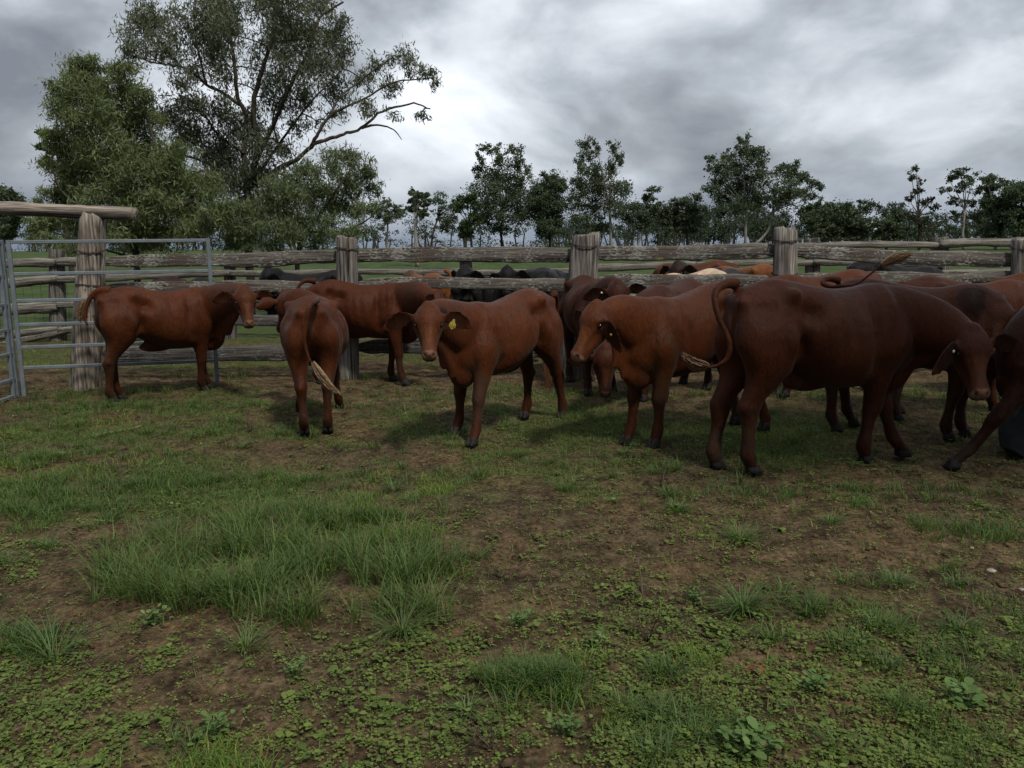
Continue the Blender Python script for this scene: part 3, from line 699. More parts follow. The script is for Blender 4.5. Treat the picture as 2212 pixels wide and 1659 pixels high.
# tall clump of grass, left foreground
rq = np.random.RandomState(31); AUTO = []
for _ in range(420):
    yy_ = rq.uniform(0, 1)**1.4*780+870; xx_ = rq.uniform(-60, 2270); g0_ = ground(xx_, yy_)
    if greenness(g0_.x, g0_.y) > rq.uniform(.40, .56): AUTO.append((xx_, yy_, rq.uniform(8, 34), rq.uniform(.01, .05), int(rq.uniform(15, 80))))
def patch(spots, name, label, col, Lr, seed, lean=(.15, .75), W=(.004, .0075), kind='stuff', bz=None, seg=5, cat='grass', group=None, scale=1.0):
    rng = np.random.RandomState(seed); X = []; Y = []; Ls = []; A = []
    for px, py, rx, ry, n in spots:
        g = ground(px, py); sx = rx/F_PX*g.y; n = int(n*scale)
        nn = max(1, n//14); cx = g.x+rng.normal(0, .5, nn)*sx; cy = g.y+rng.normal(0, .5, nn)*ry
        k = rng.randint(0, nn, n); ox, oy = rng.normal(0, .020, n), rng.normal(0, .020, n)
        X.append(cx[k]+ox); Y.append(cy[k]+oy); Ls.append(rng.uniform(.5, 1, nn)[k]*rng.uniform(.5, 1, n)); A.append(np.arctan2(oy, ox)+rng.normal(0, .7, n))
    X, Y, Ls, A = map(np.concatenate, (X, Y, Ls, A)); n = len(X)
    c = tints(n, *col, rng=rng, yellow=.04)
    V, Q, cc = blades(X, Y, Lr[0]+(Lr[1]-Lr[0])*Ls, rng.uniform(*W, n), rng.uniform(*lean, n), c*(.85+.3*rng.uniform(0, 1, (n, 1))), seg, A, rng=rng)
    o = (float(X.mean()), float(Y.mean()), 0.0); V = V-np.array(o)
    ob = mesh_np(name, V, [Q], M['grass'], None, False, cc); ob.location = o
    return tag(ob, label, cat, group, kind)
TG = ((.046, .086, .022), (.130, .190, .054))
patch([(330, 1290, 150, .10, 900), (460, 1310, 150, .10, 700), (300, 1240, 160, .12, 800), (560, 1270, 150, .14, 1000), (700, 1230, 150, .14, 1100), (520, 1200, 180, .16, 1000), (800, 1200, 130, .14, 800), (640, 1330, 120, .08, 500),
       (880, 1260, 120, .10, 800), (930, 1230, 70, .08, 500), (880, 1330, 90, .06, 450), (420, 1180, 170, .15, 700), (620, 1150, 200, .15, 800), (760, 1130, 180, .15, 600)],
      'tall_grass', 'broad clump of tall arching blue-green grass in the left foreground', TG, (.08, .27), 5, (.25, 1.25), (.0035, .007), scale=.42)
patch([(60, 1100, 200, .3, 1500), (220, 1050, 260, .3, 1800), (120, 990, 260, .35, 1400), (480, 1040, 260, .3, 1200), (420, 930, 280, .4, 900), (150, 880, 200, .4, 1200), (330, 885, 300, .3, 1200), (850, 880, 380, .5, 900), (1400, 1000, 500, .4, 900), (1900, 1070, 400, .25, 900), (1150, 1480, 110, .10, 1500), (30, 1390, 110, .12, 500), (2100, 1150, 160, .2, 700), (820, 1120, 100, .12, 400)],
      'rough_grass', 'rough ankle-high green grass spreading across the yard', ((.038, .076, .020), (.105, .168, .044)), (.035, .11), 6, (.3, 1.1), (.003, .006), seg=3)
patch([(300, 850, 200, .15, 500), (520, 815, 200, .15, 500), (160, 860, 160, .12, 500), (780, 822, 100, .15, 300), (1000, 850, 300, .2, 500), (1500, 850, 300, .25, 500), (2000, 860, 300, .3, 700)],
      'fence_grass', 'grass grown up along the foot of the near timber fence', ((.038, .072, .020), (.110, .160, .044)), (.05, .15), 16, (.2, .9), (.003, .006), seg=3)
patch(AUTO, 'grass_clumps', 'small ragged clumps of grass dotted over the trampled ground', ((.042, .082, .024), (.115, .175, .052)), (.03, .12), 41, (.4, 1.5), (.003, .0065), seg=3)
# tufts standing on their own
for i, (px, py, w_, n, L, lb) in enumerate([
    (1605, 1320, 60, 150, .17, 'largest lone grass tuft, sprawling at the centre right foreground'), (1935, 1262, 50, 110, .10, 'flat star-shaped grass tuft towards the right edge'),
    (1600, 1170, 45, 130, .16, 'upright grass tuft between the largest tuft and the big steer'), (1460, 1105, 50, 140, .10, 'low bushy grass tuft straight below the wrinkle-necked cow'),
    (1795, 1135, 35, 80, .10, 'leafy green tuft below the belly of the big steer'), (870, 1370, 40, 110, .20, 'grass tuft leaning at the right foot of the tall clump'),
    (530, 1400, 70, 90, .14, 'flattened dark grass tuft lying below the tall clump'), (110, 1415, 60, 60, .28, 'thin tall grass tuft near the left edge of the foreground'),
    (640, 1170, 40, 60, .12, 'small tuft at the top of the tall clump'), (850, 1050, 40, 80, .12, 'scrubby tuft on the bare soil above the tall clump'),
    (1530, 905, 30, 60, .10, 'bright tuft between the forelegs and the big steer'), (1320, 1090, 30, 60, .07, 'small tuft on bare soil left of the bushy one'),
    (2060, 1365, 40, 60, .10, 'tuft in the weeds at the right foreground'), (1010, 1545, 30, 70, .08, 'tuft near the bottom edge, centre')]):
    rng = np.random.RandomState(900+i); g = ground(px, py); nn = n; r = .012+w_/F_PX*g.y*.12
    ox, oy = rng.normal(0, r, nn), rng.normal(0, r, nn); c = tints(nn, (.048, .094, .028), (.120, .185, .062), rng=rng, yellow=.05)
    V, Q, cc = blades(g.x+ox, g.y+oy, L*rng.uniform(.3, .95, nn), rng.uniform(.0035, .007, nn), rng.uniform(.5, 2.0, nn), c, 5, np.arctan2(oy, ox)+rng.normal(0, .4, nn), rng=rng)
    ob = mesh_np('grass_tuft', V-np.array((g.x, g.y, 0)), [Q], M['grass'], None, False, cc); ob.location = (g.x, g.y, 0); tag(ob, lb, 'grass tuft', 'grass tufts standing on their own')
# larger broad-leaved weeds
for i, (px, py, n, R0, lb) in enumerate([
    (1610, 1625, 26, .050, 'biggest broad-leaved weed, at the bottom edge right of centre'), (2090, 1520, 20, .040, 'broad-leaved weed in the lower right corner'), (330, 1340, 16, .034, 'broad-leaved weed just below the left end of the tall grass'),
    (1500, 1300, 9, .030, 'small weed left of the largest lone tuft'), (1290, 1395, 12, .030, 'round-leaved weed in the centre foreground'), (1760, 1500, 14, .034, 'round-leaved weed below the orange mound'),
    (1230, 1590, 14, .032, 'weed near the bottom edge, just right of the middle'), (470, 1590, 12, .030, 'weed near the bottom left'), (640, 1470, 10, .030, 'upright weed below the flattened tuft'), (1120, 1350, 9, .028, 'weed right of the leaning tuft')]):
    rng = np.random.RandomState(700+i); g = ground(px, py); x = np.full(n, g.x)+rng.normal(0, R0*.75, n); y = np.full(n, g.y)+rng.normal(0, R0*.75, n)
    V, Q, cc = rosettes(x, y, np.full(n, R0)*rng.uniform(.6, 1, n), 4, tints(n, (.080, .145, .040), (.150, .225, .075), rng=rng, yellow=0), .8, .045, rng=rng)
    st = MB(); [st.tube([(a, b, height(a, b)+.045), ((a+g.x)/2, (b+g.y)/2, height(g.x, g.y)+.02), (g.x, g.y, height(g.x, g.y)-.01)], [.0015, .002, .003], 4, col=(.07, .11, .035)) for a, b in zip(x, y)]
    sV = np.vstack(st.V); sq = np.vstack(st.q)+len(V); V = np.vstack([V, sV]); cc = np.vstack([cc, np.vstack(st.c)])
    ob = mesh_np('weed', V-np.array((g.x, g.y, 0)), [Q, sq], M['grass'], None, False, cc); ob.location = (g.x, g.y, 0); tag(ob, lb, 'weed', 'larger broad-leaved weeds')

# ------------------------------------------------------------------ odds and ends on the ground
def lump(name, label, cat, px, py, r, mat, seed, sq=(1, 1, .5), group=None):
    rng = np.random.RandomState(seed); g = ground(px, py); m = MB(); ph = np.linspace(-1.45, 1.45, 9); rg = []
    for p in ph:
        q = ellring((0, 0, r*sq[2]*math.sin(p)), (1, 0, 0), r*sq[0]*math.cos(p), (0, 1, 0), r*sq[1]*math.cos(p)); q += rng.normal(0, r*.05, q.shape)
        q[:, 0] *= 1+.15*np.sin(TH*2+seed); rg.append(q)
    m.rings(rg); o = m.build(name, M[mat], None, True); o.location = (g.x, g.y, float(height(g.x, g.y))+r*sq[2]*.25); return tag(o, label, cat, group)
lump('stone', 'flat pale stone lying in the weeds by the right edge', 'stone', 2141, 1234, .020, 'stone', 3)
lump('stone', 'small white stone at the very right edge, below the flat one', 'stone', 2208, 1268, .014, 'stone', 4)
lump('stone', 'little grey stone on the soil left of the flat pale one', 'stone', 2100, 1186, .012, 'stone', 6)
lump('soil_mound', 'small orange clay mound in the right foreground', 'soil mound', 1632, 1442, .040, 'clay', 5, (1.2, 1, .35))
def stick(label, pts, r, mat='straw', name='stick', cat='stick', group=None):
    m = MB(); P = np.array([tuple(p) for p in pts]); P = catmull(P, 4); m.tube(P, np.linspace(r, r*.5, len(P)), 6); c = P.mean(0); m.V = [v-c for v in m.V]
    o = m.build(name, M[mat], None); o.location = tuple(c); return tag(o, label, cat, group)
def onG(px, py, dz=.012): g = ground(px, py); return Vector((g.x, g.y, float(height(g.x, g.y))+dz))
stick('long pale stick lying on the turf in front of the far left steer', [onG(196, 938), onG(235, 930), onG(280, 924), onG(305, 920)], .016, 'straw')
stick('short pale chip of wood left of the long stick, nearer the camera', [onG(126, 990), onG(150, 987)], .014, 'straw')
stick('thin dead stem standing bent in the soil, centre right', [onG(1388, 1290, 0), onG(1383, 1270, .05), onG(1378, 1260, .09), onG(1384, 1250, .12)], .005, 'twig')
stick('thin dry stalk lying right below the tall grass', [onG(800, 1378), onG(850, 1362, .03)], .004, 'straw')
stick('curved dead stem on the soil below the bushy tuft', [onG(1450, 1060, .0), onG(1432, 1042, .03), onG(1440, 1020, .05)], .006, 'twig')
def dead_plant(px, py, h, seed, label):
    rng = np.random.RandomState(seed); g = onG(px, py, 0); m = MB()
    for k in range(6):
        a = rng.uniform(0, 6.28); d = np.array([math.cos(a)*.5, math.sin(a)*.5, 1.0]); L = h*rng.uniform(.5, 1); P = [np.zeros(3)]
        for s_ in range(5): d = d+rng.normal(0, .22, 3); P.append(P[-1]+d/np.linalg.norm(d)*L/5)
        m.tube(P, np.linspace(.0032, .001, 6), 4)
        for q in range(2): b = P[rng.randint(2, 5)]; m.tube([b, b+rng.normal(0, .25, 3)*h+[0, 0, .15*h]], [.0018, .0008], 3)
    o = m.build('dead_plant', M['twig'], None); o.location = g; tag(o, label, 'dead plant', 'dead twiggy plants')
dead_plant(1400, 1385, .24, 1, 'dead twiggy plant in the centre right foreground'); dead_plant(1010, 860, .32, 2, 'dead twiggy plant between the middle heifer and the fence')
dead_plant(540, 935, .18, 3, 'dead twiggy plant on the turf left of the heifer seen from behind'); dead_plant(1060, 1630, .16, 4, 'dead twiggy plant at the bottom edge'); dead_plant(1560, 880, .25, 5, 'dead twiggy plant by the feet of the big steer')
# weathered slab of timber on the ground at the right edge
g = ground(2215, 985)
sl = MB(); ol = np.array([(-.21, 0), (-.235, .12), (-.235, .26), (-.20, .36), (-.12, .395), (-.05, .37), (-.02, .30), (.06, .28), (.2, .26), (.3, .18), (.3, 0), (.2, -.08), (0, -.09), (-.12, -.05)])
k = len(ol); rgs = []
for yy, f in ((-.13, .93), (-.11, 1), (.11, 1), (.13, .93)):
    q = np.stack([ol[:, 0]*f, np.full(k, yy)+.01*np.sin(np.arange(k)*2.3), ol[:, 1]*f], 1); rgs.append(q)
sl.rings(rgs); so_ = sl.build('timber_stump', M['slab'], None, False); so_.location = (g.x+.07, g.y, .03); so_.rotation_euler = (R(-8), R(6), R(-12)); tag(so_, 'weathered grey timber stump at the right edge under the striding dark cow', 'stump')
# ------------------------------------------------------------------ the herd in the yard
G = ground
YARD = 'red cattle standing in the yard'; NEXT = 'cattle in the next yard behind the rails'
def mid(a, b): return ((Vector(a)+Vector(b))/2)
def herd():
    # the steer by the steel gate, broadside, looking at the camera
    make_cow('red steer at far left, side on before the steel gate, looking at us',
        (G(447, 846), G(252, 868)), s=.965, poll=at(527, 632, 8.80), muzz=at(541, 700, 8.50), tilt=.0, group=YARD, belly=.02, sheath=.05,
        feet=(G(452, 838), G(440, 846), G(262, 862), G(243, 869)),
        tailrad=1.25, tail=[at(240, 628, 8.76), at(215, 628, 8.74), at(196, 642, 8.72), at(186, 665, 8.70), at(184, 690, 8.68), at(190, 703, 8.66)],
        switch=[at(184, 650, 8.80), at(178, 675, 8.82), at(174, 700, 8.82)], earL=(1, .05, -.25, .8), earR=(1, -.15, -.3, .95), col=(.135, .038, .0140))
    # seen from behind
    make_cow('red heifer seen square from behind, its pale tail tuft swinging right',
        (G(690, 889), G(684, 935)), s=.94, poll=at(622, 642, 8.42), muzz=at(601, 708, 8.62), fat=1.12, group=YARD, sheath=.02, belly=.02,
        feet=(G(648, 893), G(734, 884), G(658, 938), G(709, 933)),
        tail=[at(684, 648, 7.15), at(678, 652, 6.84), at(668, 662, 6.70), at(660, 700, 6.68), at(658, 740, 6.68), at(668, 775, 6.68), at(680, 795, 6.68)],
        switch=[at(676, 783, 6.68), at(690, 805, 6.66), at(712, 832, 6.64), at(738, 853, 6.62)], earL=(1, .0, -.1, .95), earR=(1, .1, -.2, .8), tailrad=.9)
    # behind it, broadside against the fence
    make_cow('red cow broadside against the rails, partly behind the heifer seen from behind',
        (G(860, 826), G(700, 826)), s=.975, poll=at(938, 640, 9.30), muzz=at(968, 715, 9.25), group=YARD, fat=1.0, sheath=.02,
        feet=(G(848, 822), G(874, 832), G(712, 826), G(690, 830)), col=(.118, .031, .0125),
        tail=[at(683, 608, 9.35), at(662, 606, 9.33), at(647, 616, 9.30), at(640, 640, 9.28), at(642, 700, 9.28)], earL=(1, .1, -.5, .8), earR=(.8, .1, -.6, .75))
    # centre, looking straight at the camera, yellow tag
    make_cow('red heifer in the middle staring straight at the camera, yellow tag in one ear',
        (G(1004, 950), G(1176, 903)), s=.955, poll=at(925, 674, 6.32), muzz=at(927, 762, 6.00), tilt=-.055, group=YARD, belly=.015, sheath=.05,
        feet=(G(1022, 962), G(986, 938), G(1214, 902), G(1134, 902)), wrinkle=.0022, fat=1.04, col=(.148, .041, .0140),
        tail=[at(1196, 634, 8.0), at(1203, 650, 8.12), at(1200, 700, 8.20), at(1190, 750, 8.22)], switch=[at(1188, 740, 8.22), at(1184, 790, 8.22), at(1182, 850, 8.20)],
        switch_col=((.09, .035, .02), (.17, .09, .045)), earL=(1, -.32, -.30, 1.05), earR=(1, -.25, -.22, 1.05), eartag=(1, 'flag', .115, -.35))
    # second from the middle, head half turned to the left
    make_cow('red-brown cow facing left, wrinkled neck, thin yellow tag in drooping ear',
        (G(1384, 961), G(1575, 922)), s=1.0, poll=at(1296, 670, 6.32), muzz=at(1242, 750, 6.16), tilt=-.075, group=YARD, belly=.02, sheath=.03,
        feet=(G(1414, 965), G(1355, 958), G(1652, 928), G(1590, 915)), wrinkle=.0065, col=(.150, .042, .0135), earL=(.50, -.42, -.75, .95, 1), earR=(1, -.3, -.1, .8),
        eartag=(1, 'disc', .14, .1), tail=[at(1585, 620, 7.6), at(1600, 640, 7.7), at(1602, 720, 7.7)])
    # the big one on the right
    make_cow('large dark red steer at right front, tail curled to a brown tuft',
        (G(1900, 992), G(1583, 1016)), s=1.075, poll=at(2094, 724, 5.80), muzz=at(2128, 846, 5.50), group=YARD, belly=.03, sheath=.055, col=(.108, .0295, .0130), fat=1.05,
        feet=(at(1945, 985, 6.15)*1.0, G(1868, 998), G(1545, 1011), G(1622, 1022)), mus=1.12, wrinkle=.001,
        tail=[at(1592, 612, 5.86), at(1568, 614, 5.80), at(1549, 626, 5.74), at(1544, 648, 5.70), at(1553, 688, 5.66), at(1569, 720, 5.64), at(1577, 750, 5.62), at(1568, 778, 5.62), at(1543, 792, 5.64), at(1515, 793, 5.66)],
        switch=[at(1530, 794, 5.66), at(1500, 788, 5.68), at(1470, 764, 5.70)], switch_col=((.045, .020, .012), (.15, .080, .042)), earL=(1, .0, -.2, .8), earR=(-.85, -.50, -.42, 1.0, 1), eartag=(-1, 'white', .09, 0), tailrad=.92)
    # behind: facing us with its head turned right
    make_cow('dark red cow by the middle round post, white ear button, head raised',
        (G(1294, 852), G(1252, 822)), s=1.0, poll=at(1333, 618, 8.60), muzz=at(1342, 700, 8.38), group=YARD, col=DARKRED, fat=1.02,
        feet=(G(1323, 846), G(1270, 853), None, None), earL=(.8, .55, -.1, .85), earR=(1, -.12, -.1, 1.0), eartag=(-1, 'white', .08, 0))
    make_cow('dark red cow hanging its head low under the wrinkle-necked cow',
        (G(1400, 872), G(1503, 838)), s=.985, poll=at(1306, 758, 7.60), muzz=at(1309, 838, 7.42), group=YARD, col=(.090, .026, .0125),
        feet=(None, None, G(1528, 840), G(1477, 828)), earL=(1, -.2, -.2), earR=(1, .0, -.1, 1.0), sheath=.05)
    make_cow('red cow whose hip shows behind the big steer, left of the lifted tail',
        (G(1672, 853), G(1868, 842)), s=1.05, poll=at(1560, 690, 9.1), muzz=at(1550, 770, 9.0), group=YARD, col=(.140, .038, .0140), feet=(None, None, None, None))
    make_cow('red steer with its tail flung up over its back',
        (G(2062, 948), G(1822, 930)), s=1.04, poll=at(2158, 668, 6.62), muzz=at(2150, 752, 6.32), group=YARD, col=(.112, .031, .0135), fat=1.05,
        feet=(G(2080, 944), G(2046, 950), G(1840, 920), G(1803, 931)),
        tail=[at(1815, 606, 7.05), at(1788, 602, 7.02), at(1776, 611, 6.94), at(1792, 619, 6.88), at(1815, 618, 6.84), at(1848, 614, 6.84), at(1874, 597, 6.84), at(1898, 577, 6.84), at(1920, 564, 6.84)],
        switch=[at(1905, 572, 6.84), at(1928, 561, 6.83), at(1950, 554, 6.82), at(1974, 547, 6.80)], switch_col=((.16, .08, .035), (.42, .28, .14)),
        earL=(1, .1, -.2, .9), earR=(1, .55, -.1, .95), tailrad=.8)
    make_cow('red cow mostly hidden beyond the steer with the flung-up tail',
        (G(2165, 893), G(1945, 898)), s=1.03, poll=at(2280, 700, 7.6), muzz=at(2300, 780, 7.4), group=YARD, col=(.125, .035, .0140), feet=(None, None, None, G(1934, 908)))
    make_cow('red cow at the right edge by the last post, only its rump showing',
        (G(2350, 858), G(2165, 858)), s=1.02, poll=at(2500, 640, 8.6), muzz=at(2520, 720, 8.5), group=YARD, col=(.150, .043, .0145))
    make_cow('very dark cow cut off by the right edge, one foreleg reached out',
        (G(2235, 1010), G(2500, 1010)), s=1.0, poll=at(2390, 650, 6.3), muzz=at(2470, 740, 6.5), group=YARD, col=(.062, .019, .0105), sheath=.02,
        feet=(G(2062, 1012), G(2260, 985), None, None), tilt=-.05)
    # ---------------- beyond the rails
    kw = dict(voxel=.021, group=NEXT, hooves=False)
    def far(label, fx, hx, Y, s=1.0, z=0, **k):
        a = at(fx, 600, Y); a.z = 0; b = at(hx, 600, k.pop('Yh', Y)); b.z = 0
        kk = dict(kw); kk.update(k); return make_cow(label, (a, b), s=s, **kk)
    far('brown-black cow seen from behind through the gate frame', 372, 364, 13.0, .96, Yh=12.1, col=(.055, .022, .014), fat=1.2, poll=at(380, 640, 13.6), muzz=at(384, 680, 13.7))
    far('charcoal cow seen from behind just right of the brown-black one', 440, 432, 13.4, .94, Yh=12.5, col=(.022, .021, .024), poll=at(440, 640, 14.0), muzz=at(444, 680, 14.1))
    far('long black cow facing left behind the rails left of the white-topped post', 618, 752, 12.4, 1.02, col=BLACK, poll=at(584, 588, 12.2), muzz=at(560, 618, 12.1), fat=1.1)
    far('orange and black cow facing away left, tail hanging, right of the white-topped post', 895, 948, 13.3, .97, Yh=12.4, col=ORANGE, dark=(.05, .028, .018), poll=at(882, 596, 13.8), muzz=at(876, 626, 13.9),
        tail=[at(962, 585, 12.1), at(972, 592, 12.0), at(975, 620, 11.95), at(976, 650, 11.95)])
    far('black cow facing left, first of the black group beyond the rails', 1040, 1125, 12.2, .99, col=BLACK, poll=at(1008, 585, 11.9), muzz=at(984, 612, 11.7))
    far('black calf looking at us with a white ear tag, beyond the rails', 1096, 1125, 11.6, .93, Yh=12.5, col=BLACK, poll=at(1096, 583, 11.1), muzz=at(1094, 622, 10.9), eartag=(-1, 'white', .14, 0), earR=(1, -.6, 0, .9))
    far('glossy black cow standing behind the black calf', 1150, 1178, 12.6, 1.04, Yh=11.8, col=(.016, .016, .018), poll=at(1160, 640, 13.0), muzz=at(1160, 680, 13.1))
    far('black cow seen from behind nearest the third round post', 1200, 1198, 13.2, 1.0, Yh=12.4, col=BLACK, poll=at(1200, 640, 13.9), muzz=at(1200, 680, 14.0))
    far('dark brown cow with a pale-lined ear, left of the cream one', 1500, 1560, 12.9, 1.0, Yh=13.3, col=(.045, .022, .014), poll=at(1466, 573, 12.5), muzz=at(1448, 610, 12.3), earL=(1, .1, 0, 1.0))
    far('pale cream cow, only its smooth back showing above the second rail', 1468, 1532, 11.9, 1.005, Yh=11.4, col=(.50, .38, .27), poll=at(1440, 640, 12.2), muzz=at(1430, 680, 12.2), tilt=-.05)
    far('blue-grey cow between the cream and the orange ones', 1600, 1572, 12.9, 1.0, Yh=12.1, col=(.045, .036, .038), poll=at(1620, 640, 13.2), muzz=at(1630, 680, 13.2))
    far('orange-brown cow facing left behind the rails, rump at the fourth post', 1572, 1655, 13.2, 1.04, Yh=12.6, col=ORANGE, poll=at(1545, 640, 13.4), muzz=at(1530, 680, 13.4), dark=(.12, .035, .02))
    far('red-brown cow standing furthest behind the cream one', 1470, 1540, 14.0, 1.07, col=(.14, .045, .02), poll=at(1430, 640, 13.8), muzz=at(1420, 680, 13.8))
    far('black cow behind the flung-up tail, facing right with its head down', 1975, 1893, 12.0, 1.07, col=BLACK, tilt=-.09, poll=at(2010, 600, 12.0), muzz=at(2035, 640, 12.0))
herd()

# ------------------------------------------------------------------ timber fences
def post_mesh(name, base, top, r, mat, parent, seed, flat=.02, k=30, split=True):
    rr = np.random.RandomState(seed); m = 16; mb = MB(); th = np.linspace(0, 2*np.pi, k, endpoint=False)
    ang = 1+.07*np.sin(th*2+seed)+.05*np.sin(th*3+seed*2)+.025*rr.normal(0, 1, k)
    if split: 
        for a in rr.uniform(0, 6.28, 5): ang -= rr.uniform(.05, .13)*np.exp(-((np.angle(np.exp(1j*(th-a))))/.11)**2)
    base, top = np.array(base, float), np.array(top, float); rings = []
    ts = np.concatenate([np.linspace(-.06, 1, m), [1.0]])
    for i, t in enumerate(ts):
        c = base+(top-base)*t; f = 1.12-.14*t+.02*math.sin(t*7+seed)
        if i == m: f *= .93
        an2 = ang*(1+.05*(fbm(th*2.2+seed*3, t*2.5+seed, 3)-.5))
        rg = np.stack([c[0]+np.cos(th)*r*f*an2, c[1]+np.sin(th)*r*f*an2, np.full(k, c[2])], 1)
        if t > .97: rg[:, 2] += flat*np.sin(th+seed)+.012*rr.normal(0, 1, k)+(.012 if i == m else 0)
        rings.append(rg)
    mb.rings(rings); o = mb.build(name, mat, parent, True)
    return o
def split_rail(name, a, b, h, th, mat, parent, seed, rounded=.35, taper=.5, flatc=0):
    """irregular split slab from a to b; local x runs along it so the grain follows"""
    a, b = Vector(a), Vector(b); L = (b-a).length; rr = np.random.RandomState(seed); m = max(24, int(L*16)); k = 16
    mb = MB(); t_ = np.linspace(0, 2*np.pi, k, endpoint=False); rg = []
    for i in range(m):
        t = i/(m-1); x = t*L
        e = 1-taper*(max(0, 1-t*L/.22)**1.5+max(0, 1-(1-t)*L/.22)**1.5)
        up = .5*h*e*(1+.38*(fbm(x*1.1+seed*3.1, seed, 3)-.5)*2+.10*(fbm(x*7+seed, 4., 2)-.5)*2)
        dn = .5*h*e*(1+.42*(fbm(x*.9+seed*5.7, seed+9, 3)-.5)*2+.14*(fbm(x*6+seed, 14., 2)-.5)*2)
        off = .08*h*math.sin(x*1.7+seed)+.40*h*(float(fbm(x*.55+seed*1.3, 2., 2))-.5)
        wd = .5*th*(1+.2*(fbm(x*2+seed, 7., 2)-.5)*2); e2 = 2/(2+(1-rounded)*5)
        cy, sz = np.cos(t_), np.sin(t_); yy = np.sign(cy)*np.abs(cy)**e2*wd; z_ = np.sign(sz)*np.abs(sz)**e2
        zz_ = np.where(z_ > 0, z_*up, z_*dn)+off
        yy = yy*(1+.16*(fbm(t_*2.3+seed*2, x*1.6+seed, 3)-.5)*2)
        rg.append(np.stack([np.full(k, x)+rr.normal(0, .01, k)*(i in (0, m-1)), yy, zz_], 1))
    mb.rings(rg); o = mb.build(name, mat, parent, True)
    d = (b-a).normalized(); q = d.to_track_quat('X', 'Z'); o.rotation_mode = 'QUATERNION'; o.rotation_quaternion = q; o.location = a
    return o
def wire_tie(post, c, r, seed):
    th = np.linspace(0, 2*np.pi, 28); mb = MB()
    for dz in (0, .012):
        mb.tube(np.stack([c[0]+np.cos(th)*r, c[1]+np.sin(th)*r, c[2]+dz+.012*np.sin(th*2+seed)+.01*np.sin(th)], 1), .0045, 5, False)
    mb.tube([(c[0]+.02, c[1]-r-.004, c[2]), (c[0]+.03, c[1]-r-.03, c[2]-.03), (c[0]+.015, c[1]-r-.02, c[2]-.06)], .004, 5)
    mb.build('wire_tie', M['wire'], post)

FY = 10.25
fence = thing('timber_fence', 'near timber fence of round grey posts and lichened split rails', 'fence', (0, 0, 0))
def P0(x, Y=FY): p = at(x, 830, Y); return Vector((p.x, Y, 0))
pts = [(752, 750, 515, .132), (1238, 1266, 509, .158), (1690, 1696, 497, .150), (2206, 2214, 516, .150)]
for i, (bx, tx, ty, r) in enumerate(pts):
    b = P0(bx); t = at(tx, ty, FY); b.y = FY; 
    po = post_mesh('post', b, t, r, M['post'], fence, 11+i*3)
    for wz in ((.93,) if i < 2 else (.93, .70)):
        c = b+(t-b)*wz; wire_tie(po, c, r*1.06, i)
RY = FY+.07
def rail(x0, y0, x1, y1, h, th=.085, mat='rail', seed=1, Y=RY, Y1=None, **k):
    return split_rail('rail', at(x0, y0, Y), at(x1, y1, Y if Y1 is None else Y1), h, th, M[mat], fence, seed, **k)
rail(226, 568, 742, 558, .172, seed=3); rail(758, 553, 1258, 547, .170, seed=8); rail(1274, 547, 1688, 539, .178, seed=5); rail(1704, 540, 2206, 563, .175, seed=9)
rail(226, 625, 742, 623, .165, seed=4); rail(770, 616, 1258, 614, .150, seed=12); rail(1274, 606, 1688, 603, .170, seed=13); rail(1704, 603, 2206, 600, .150, seed=14)
rail(226, 692, 742, 692, .145, seed=6, mat='rail_low'); rail(770, 690, 1250, 690, .15, seed=16, mat='rail_low'); rail(1274, 684, 1688, 682, .15, seed=17, mat='rail_low'); rail(1704, 682, 2206, 680, .15, seed=18, mat='rail_low')
rail(226, 768, 742, 758, .20, seed=7, mat='rail_low'); rail(770, 752, 1245, 750, .185, seed=19, mat='rail_low'); rail(1274, 750, 1688, 748, .18, seed=20, mat='rail_low'); rail(1704, 748, 2206, 744, .18, seed=21, mat='rail_low')

# gateway: leaning pale post and overhead log
gate = thing('gateway', 'tall leaning pale gatepost carrying an overhead log, left of the yard', 'gateway', (0, 0, 0))
GY = 9.72
gb = P0(184, GY); gt = at(203, 462, GY+.02)
gp = post_mesh('gatepost', gb, gt, .148, M['post_pale'], gate, 5, .035)
for z in (.79, .60, .42): wire_tie(gp, gb+(gt-gb)*z, .158, z*9)
gl = split_rail('lintel', at(-260, 449, GY+.01), at(291, 460, GY-.02), .165, .17, M['log_pale'], gate, 31, rounded=1.0, taper=.04)

